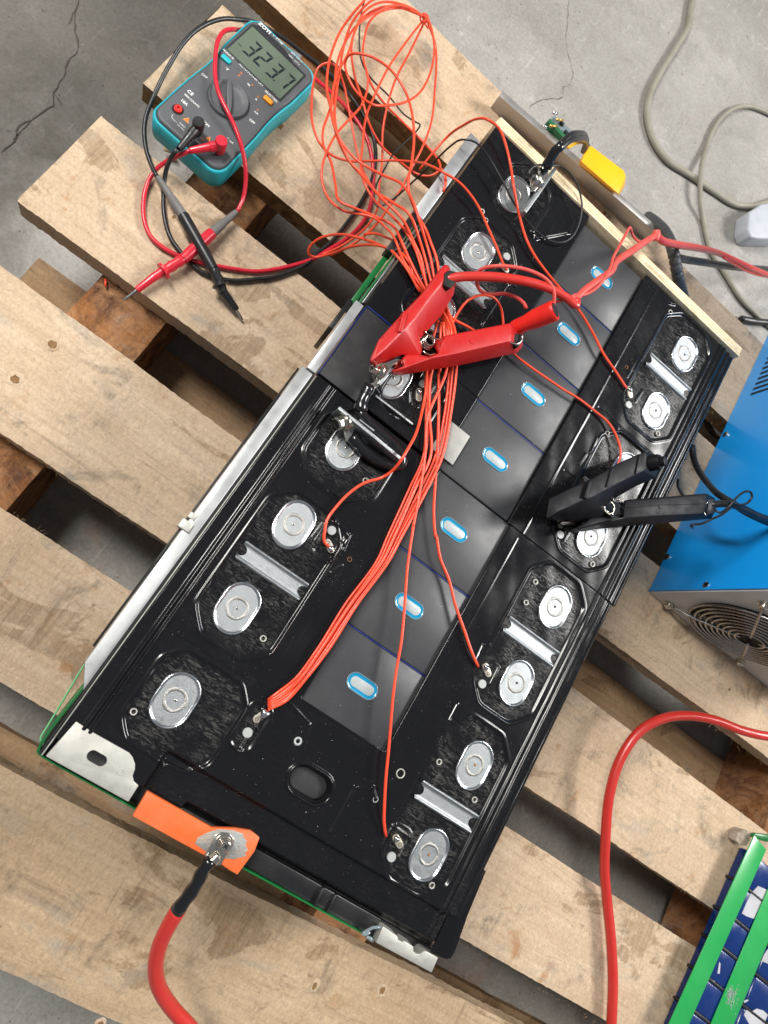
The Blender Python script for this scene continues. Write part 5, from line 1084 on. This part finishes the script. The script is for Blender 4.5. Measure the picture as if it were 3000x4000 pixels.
tube('heavy_cable', [U('K', *q) for q in ((1255, 480, ZT + 14), (1320, 468, ZT + 17), (1400, 472, ZT + 20), (1500, 505, ZT + 20), (1580, 545, ZT + 18), (1680, 580, ZT + 15), (1800, 620, ZT + 10))], 2.9, M['rubber'], kc, 14)
tube('heavy_cable', [U('K', *q) for q in ((1140, 70, 40), (1150, 150, 42), (1180, 230, 50), (1250, 330, 70), (1330, 410, ZT - 12), (1420, 465, ZT), (1500, 520, ZT + 8), (1600, 570, ZT + 10), (1720, 620, ZT + 8))], 2.9, M['rubber'], kc, 14)
tube('pickup_lead', [U('K', *q) for q in ((1290, 500, ZT + 15), (1330, 530, ZT + 18), (1400, 480, ZT + 24), (1450, 420, ZT + 26), (1500, 385, ZT + 28), (1540, 388, ZT + 28), (1550, 420, ZT + 27), (1520, 462, ZT + 26), (1470, 475, ZT + 25), (1400, 455, ZT + 24))], .95, M['rubber'], kc, 8)
tube('pickup_lead', [U('K', *q) for q in ((1400, 500, ZT + 24), (1340, 545, ZT + 22), (1280, 570, ZT + 20), (1200, 606, ZT + 16), (1130, 612, ZT + 14), (1145, 632, ZT + 12))], .95, M['rubber'], kc, 8)
tube('pickup_lead', [U('K', *q) for q in ((1045, 300, 60), (1045, 350, 62), (1075, 405, 66), (1110, 440, 70))], 1.2, M['rubber'], kc, 8)

# ------------------------------------------------------------------ other cables
o = tube('red_power_cable', [U('D', *q) for q in ((1700, 1592, 45), (1655, 1590, 44), (1600, 1577, 42), (1545, 1556, 40), (1485, 1546, 38), (1430, 1553, 36), (1380, 1582, 32), (1340, 1640, 28), (1316, 1720, 24), (1308, 1810, 18), (1306, 1880, 12), (1312, 1950, 8), (1320, 2030, 8), (1324, 2120, 8), (1320, 2230, 8), (1316, 2300, 8))], 4.3, M['cablered'], None, 18); tag(o, 'thick red cable curving over the lower right boards', 'cable')
o = tube('floor_cable', [U('D', *q, FL + 4.5) for q in ((1500, -30), (1492, 20), (1485, 60), (1462, 100), (1425, 160), (1402, 210), (1398, 255), (1412, 305), (1440, 345), (1490, 378), (1545, 415), (1585, 440), (1625, 445), (1680, 430))], 4.3, M['olive'], None, 12); tag(o, 'thick dusty olive cable snaking down the concrete to the pale plug', 'cable')
o = tube('floor_cable', [U('D', q[0], q[1], FL + (4 if abs(q[1] - 390) > 45 else 11)) for q in ((1700, 268), (1659, 244), (1620, 230), (1585, 235), (1550, 265), (1525, 320), (1514, 375), (1513, 430), (1520, 480), (1535, 540), (1565, 590), (1600, 645), (1640, 685), (1680, 720))], 3.2, M['olive'], None, 12); tag(o, 'thinner olive cable looping across the other one on the concrete', 'cable')
o = box('pale_plug', 0, 60, 0, 30, 0, 22, M['ltgrey'], None, 3)
pp = [U('20', *q, FL + 24) for q in ((1540, 1370), (1620, 1320), (1760, 1300), (1760, 1550), (1600, 1545), (1550, 1535), (1528, 1480))]
bpy.data.objects.remove(o); v, f_ = prism_vf([(p.x, p.y) for p in pp], FL * MM, (FL + 24) * MM); o = mk('pale_plug', v, f_, M['ltgrey'], None, loc=pp[0]); bevel(o, .003, 3); tag(o, 'pale grey plastic block on the concrete at the right edge', 'plastic block')
ct = thing('corrugated_hose', U('W', 900, 400, 40), 'black corrugated hose bending down behind the plywood', 'hose')
cpth = smooth_path([U('W', *q) for q in ((690, 95, -40), (760, 150, 15), (830, 230, 45), (880, 340, 60), (905, 450, 64), (925, 560, 58), (945, 650, 44), (975, 760, 20), (990, 830, -10))], .8)
tube('hose_wall', cpth, lambda t: 5.2 + .28 * (1 if math.sin(t * len(cpth) * .75) > -.6 else -2), M['corr'], ct, 16, raw=True)
o = tube('black_cable', [U('W', *q) for q in ((930, 430, 30), (1000, 445, 20), (1150, 468, 8), (1300, 492, -10), (1450, 510, -30), (1600, 520, -55), (1750, 530, -80))], 4.0, M['rubber'], None, 12); tag(o, 'thick black cable leaving the hose to the right beside the red one', 'cable')
o = tube('black_cable', [U('W', *q, FL + 5) for q in ((1440, 925), (1550, 945), (1680, 955), (1750, 960))], 4.5, M['rubber'], None, 10); tag(o, 'black cable on the floor beyond the blue charger', 'cable')
o = tube('black_cable', [U('C', *q) for q in ((700, 520, -70), (660, 600, -60), (700, 700, -70), (780, 760, -90))], 4.5, M['rubber'], None, 10); tag(o, 'black cable sagging through the gap between battery and blue charger', 'cable')

# ------------------------------------------------------------------ blue charger
cx0, cy0 = 398, 270.5
bc = thing('battery_charger', V3(cx0 + 90, cy0 + 190, 0), 'bright blue metal charger box with a round fan grille', 'charger')
hz = 225
# casing with louvre slots cut in its left side
box('casing', cx0, cx0 + 200, cy0 + 1.2, cy0 + 420, .5, hz, M['paint'], bc, 1.2)
box('end_panel', cx0 + 1.5, cx0 + 198, cy0 - .8, cy0 + 1.0, 1, hz - 1.5, M['panel'], bc, .3)
box('folded_lip', cx0 - .6, cx0 + .6, cy0 + .2, cy0 + 3.0, .6, hz - .5, M['paint'], bc, .3)
fx, fz, fr_ = 471, 62, 55
def ringpts(r_, y): return [V3(fx + r_ * math.cos(a), y, fz + r_ * math.sin(a)) for a in [2 * math.pi * k / 64 for k in range(65)]]
lathe('fan_opening', V3(fx, cy0 - .9, fz), V3(fx, cy0 - 1.2, fz), [(0, 54), (1, 53.8)], M['hole'], bc, 64)
for k in range(9): tube('guard_ring', ringpts(55 - k * 5.3, cy0 - 4 - k * .35), 1.15, M['grille'], bc, 8, raw=True)
for a in (45, 135, 225, 315):
    e = V3(math.cos(math.radians(a)), 0, math.sin(math.radians(a)))
    tube('guard_spoke', [V3(fx, cy0 - 6.5, fz) + e * 8, V3(fx, cy0 - 5.5, fz) + e * 55, V3(fx, cy0 - 2.5, fz) + e * 72], 1.3, M['grille'], bc, 8)
    q = V3(fx, cy0 - .8, fz) + e * 74.2; lathe('guard_bolt', q, q + V3(0, -5.5, 0), [(0, 5.2), (.3, 5.2), (.32, 4.0), (.75, 3.8), (1, 2)], M['nickel'], bc, 12)
lathe('fan_hub', V3(fx, cy0 - 1.3, fz), V3(fx, cy0 - 2.5, fz), [(0, 19), (1, 18)], M['mdark'], bc, 32)
for k in range(7):
    a0_ = 2 * math.pi * k / 7; mbv = []
    for r_, da_, yy in ((18, 0, 1.4), (50, .25, 1.6), (50, .75, 2.4), (18, .6, 2.4)): mbv.append(V3(fx + r_ * math.cos(a0_ + da_), cy0 - yy, fz + r_ * math.sin(a0_ + da_)))
    mk('fan_blade', mbv, [(0, 1, 2, 3)], M['mdark'], bc)
for y, z in ((310, 5.5), (275.5, 69), (466, 8), (276, 160), (520, 150)):
    lathe('casing_screw', V3(cx0 + .2, y, z), V3(cx0 - 2, y, z), [(0, 3.4), (.6, 3.2), (1, 1.6)], M['nickel'], bc, 16)
for k in range(13):
    y = 517 + k * 7.4; box('vent_slot', cx0 - .25, cx0 + .6, y, y + 3.4, 17, 46, M['hole'], bc, .1)

# ------------------------------------------------------------------ second battery, lower right
gbm = thing('strapped_battery', V3(560, 40, 0), 'blue battery pack with two green straps at the lower right corner', 'battery pack')
HZ = 15.0
def gp_(pts, z): return [tuple(U('V', *q, z).xy) for q in pts]
A = U('V', 1080, 285, 1); Bq = U('V', 235, 2240, 1); dl = (Bq - A); n_c = 6
rows = [((930, 560), (1240, 690)), ((800, 900), (1060, 1040)), ((690, 1230), (920, 1370)), ((500, 1540), (770, 1690)), ((350, 1900), (610, 2055)), ((215, 2260), (470, 2420))]
tdir = dl.normalized(); sdir = Vector((-tdir.y, tdir.x, 0)); 
if sdir.x < 0: sdir = -sdir
cuts = [0.0] + [ (U('V', *a, HZ) - A).dot(tdir) for a, b_ in rows] + [(U('V', 80, 2600, HZ) - A).dot(tdir)]
for i in range(len(cuts) - 1):
    for j, (u0, u1) in enumerate(((0, .004), (.0044, .062), (.0626, .13))):
        p0 = A + tdir * (cuts[i] + .0012) + sdir * u0; p1 = A + tdir * (cuts[i + 1] - .0012) + sdir * u0; p2 = A + tdir * (cuts[i + 1] - .0012) + sdir * u1; p3 = A + tdir * (cuts[i] + .0012) + sdir * u1
        zt_ = HZ - (5 if j == 0 else 0)
        prism('cell', [(p.x, p.y) for p in (p0, p1, p2, p3)], .001, zt_ * MM, M['bluecell'], gbm, 1.8 if j else 1.0)
    if i:
        c0 = A + tdir * cuts[i] - sdir * .002; c1 = c0 + sdir * .135; s = tdir * .0013
        prism('black_spacer', [(p.x, p.y) for p in (c0 - s, c1 - s, c1 + s, c0 + s)], .001, (HZ + .4) * MM, M['rubber'], gbm, .5)
mb = MB()
for _ in range(120):
    qx, qy = random.gauss(985, 32), random.gauss(1900, 60)
    a = U('V', qx, qy, HZ + 1.75); b_ = U('V', qx + random.uniform(-14, 14), qy + random.uniform(8, 40), HZ + 1.75); sd = (b_ - a).cross(Vector((0, 0, 1))).normalized() * .00016
    mb.add([a - sd, a + sd, b_ + sd, b_ - sd], [(0, 1, 2, 3)])
tag(mb.build('strap_scratches', M['sticker'], gbm), kind='stuff')
for st in ([(1240, 175), (310, 2230), (530, 2230), (1370, 330)], [(1400, 730), (760, 2240), (1010, 2240), (1440, 1210)]):
    pts = gp_(st, HZ + 2); prism('green_strap', pts, (HZ + .6) * MM, (HZ + 1.6) * MM, M['green'], gbm, .3)
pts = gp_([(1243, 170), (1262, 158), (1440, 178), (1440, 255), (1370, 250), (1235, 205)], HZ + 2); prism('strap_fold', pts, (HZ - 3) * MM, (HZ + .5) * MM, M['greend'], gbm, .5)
pts = gp_([(1095, 165), (1160, 128), (1250, 155), (1235, 205), (1190, 305), (1110, 285), (1080, 250)], HZ); prism('end_plate', pts, (HZ - 14.5) * MM, (HZ - 4) * MM, M['stringy'], gbm, .8)
def stick(pts, z=HZ + .1):
    prism('torn_sticker', gp_(pts, z), (HZ - .1) * MM, (HZ + .25) * MM, M['sticker'], gbm, 0)
stick([(1275, 720), (1370, 762), (1230, 1075), (1150, 1048), (1100, 1018), (1150, 900), (1200, 800)])
stick([(1120, 2110), (1150, 2060), (1210, 2075), (1260, 2045), (1330, 2065), (1380, 2110), (1350, 2180), (1360, 2212), (1200, 2250), (1160, 2180)])
stick([(855, 1540), (868, 1560), (862, 1640), (858, 1668), (835, 1665), (845, 1610)]); stick([(1382, 1400), (1382, 1560), (1310, 1530), (1340, 1460)])
stick([(750, 1735), (800, 1745), (805, 1762), (770, 1755)]); stick([(1120, 1960), (1165, 1945), (1170, 1960), (1125, 1985)])

# ------------------------------------------------------------------ loose grit and sawdust
def litter(name, label, cat, spots, mat, smin, smax):
    mb = MB()
    for p in spots:
        s = random.uniform(smin, smax) * MM; a = random.uniform(0, 6.3); e = random.uniform(.3, 1)
        q = [Vector((math.cos(a + t) * s * (e if i % 2 else 1), math.sin(a + t) * s * (e if i % 2 else 1), 0)) for i, t in enumerate((0, 1.7, 3.1, 4.8))]
        mb.add([p + v_ for v_ in q] + [p + Vector((0, 0, s * .5))], [(0, 1, 4), (1, 2, 4), (2, 3, 4), (3, 0, 4)])
    o = mb.build(name, M[mat]); tag(o, label, cat, kind='stuff'); return o
litter('floor_grit', 'fine dark grit scattered over the concrete floor', 'grit', [V3(random.uniform(-450, 750), random.uniform(-350, 1250), FL + .1) for _ in range(2600)], 'crack', .25, 1.0)
litter('sawdust', 'pale sawdust crumbs scattered over floor and pallet', 'sawdust', [V3(random.uniform(-450, 700), random.uniform(-300, 1100), FL + .1) for _ in range(900)] + [V3(random.uniform(-215, 640), random.choice(((490, 595), (346, 450), (205, 295), (56, 140), (-80, 8), (-215, -138)))[0] + random.uniform(0, 88), .25) for _ in range(500)], 'fibre', .2, .8)
litter('white_specks', 'tiny white plastic specks on the black battery covers', 'specks', [V3(x, y, ZT + .15) for x, y in ((random.uniform(100, 215), random.uniform(-50, -2)) for _ in range(22))] + [V3(random.uniform(124, 188), random.uniform(12, 440), ZT - 2.4) for _ in range(40)], 'white', .1, .28)
print('objects', len(bpy.data.objects), 'tris', sum(len(m_.polygons) for m_ in bpy.data.meshes) * 2)
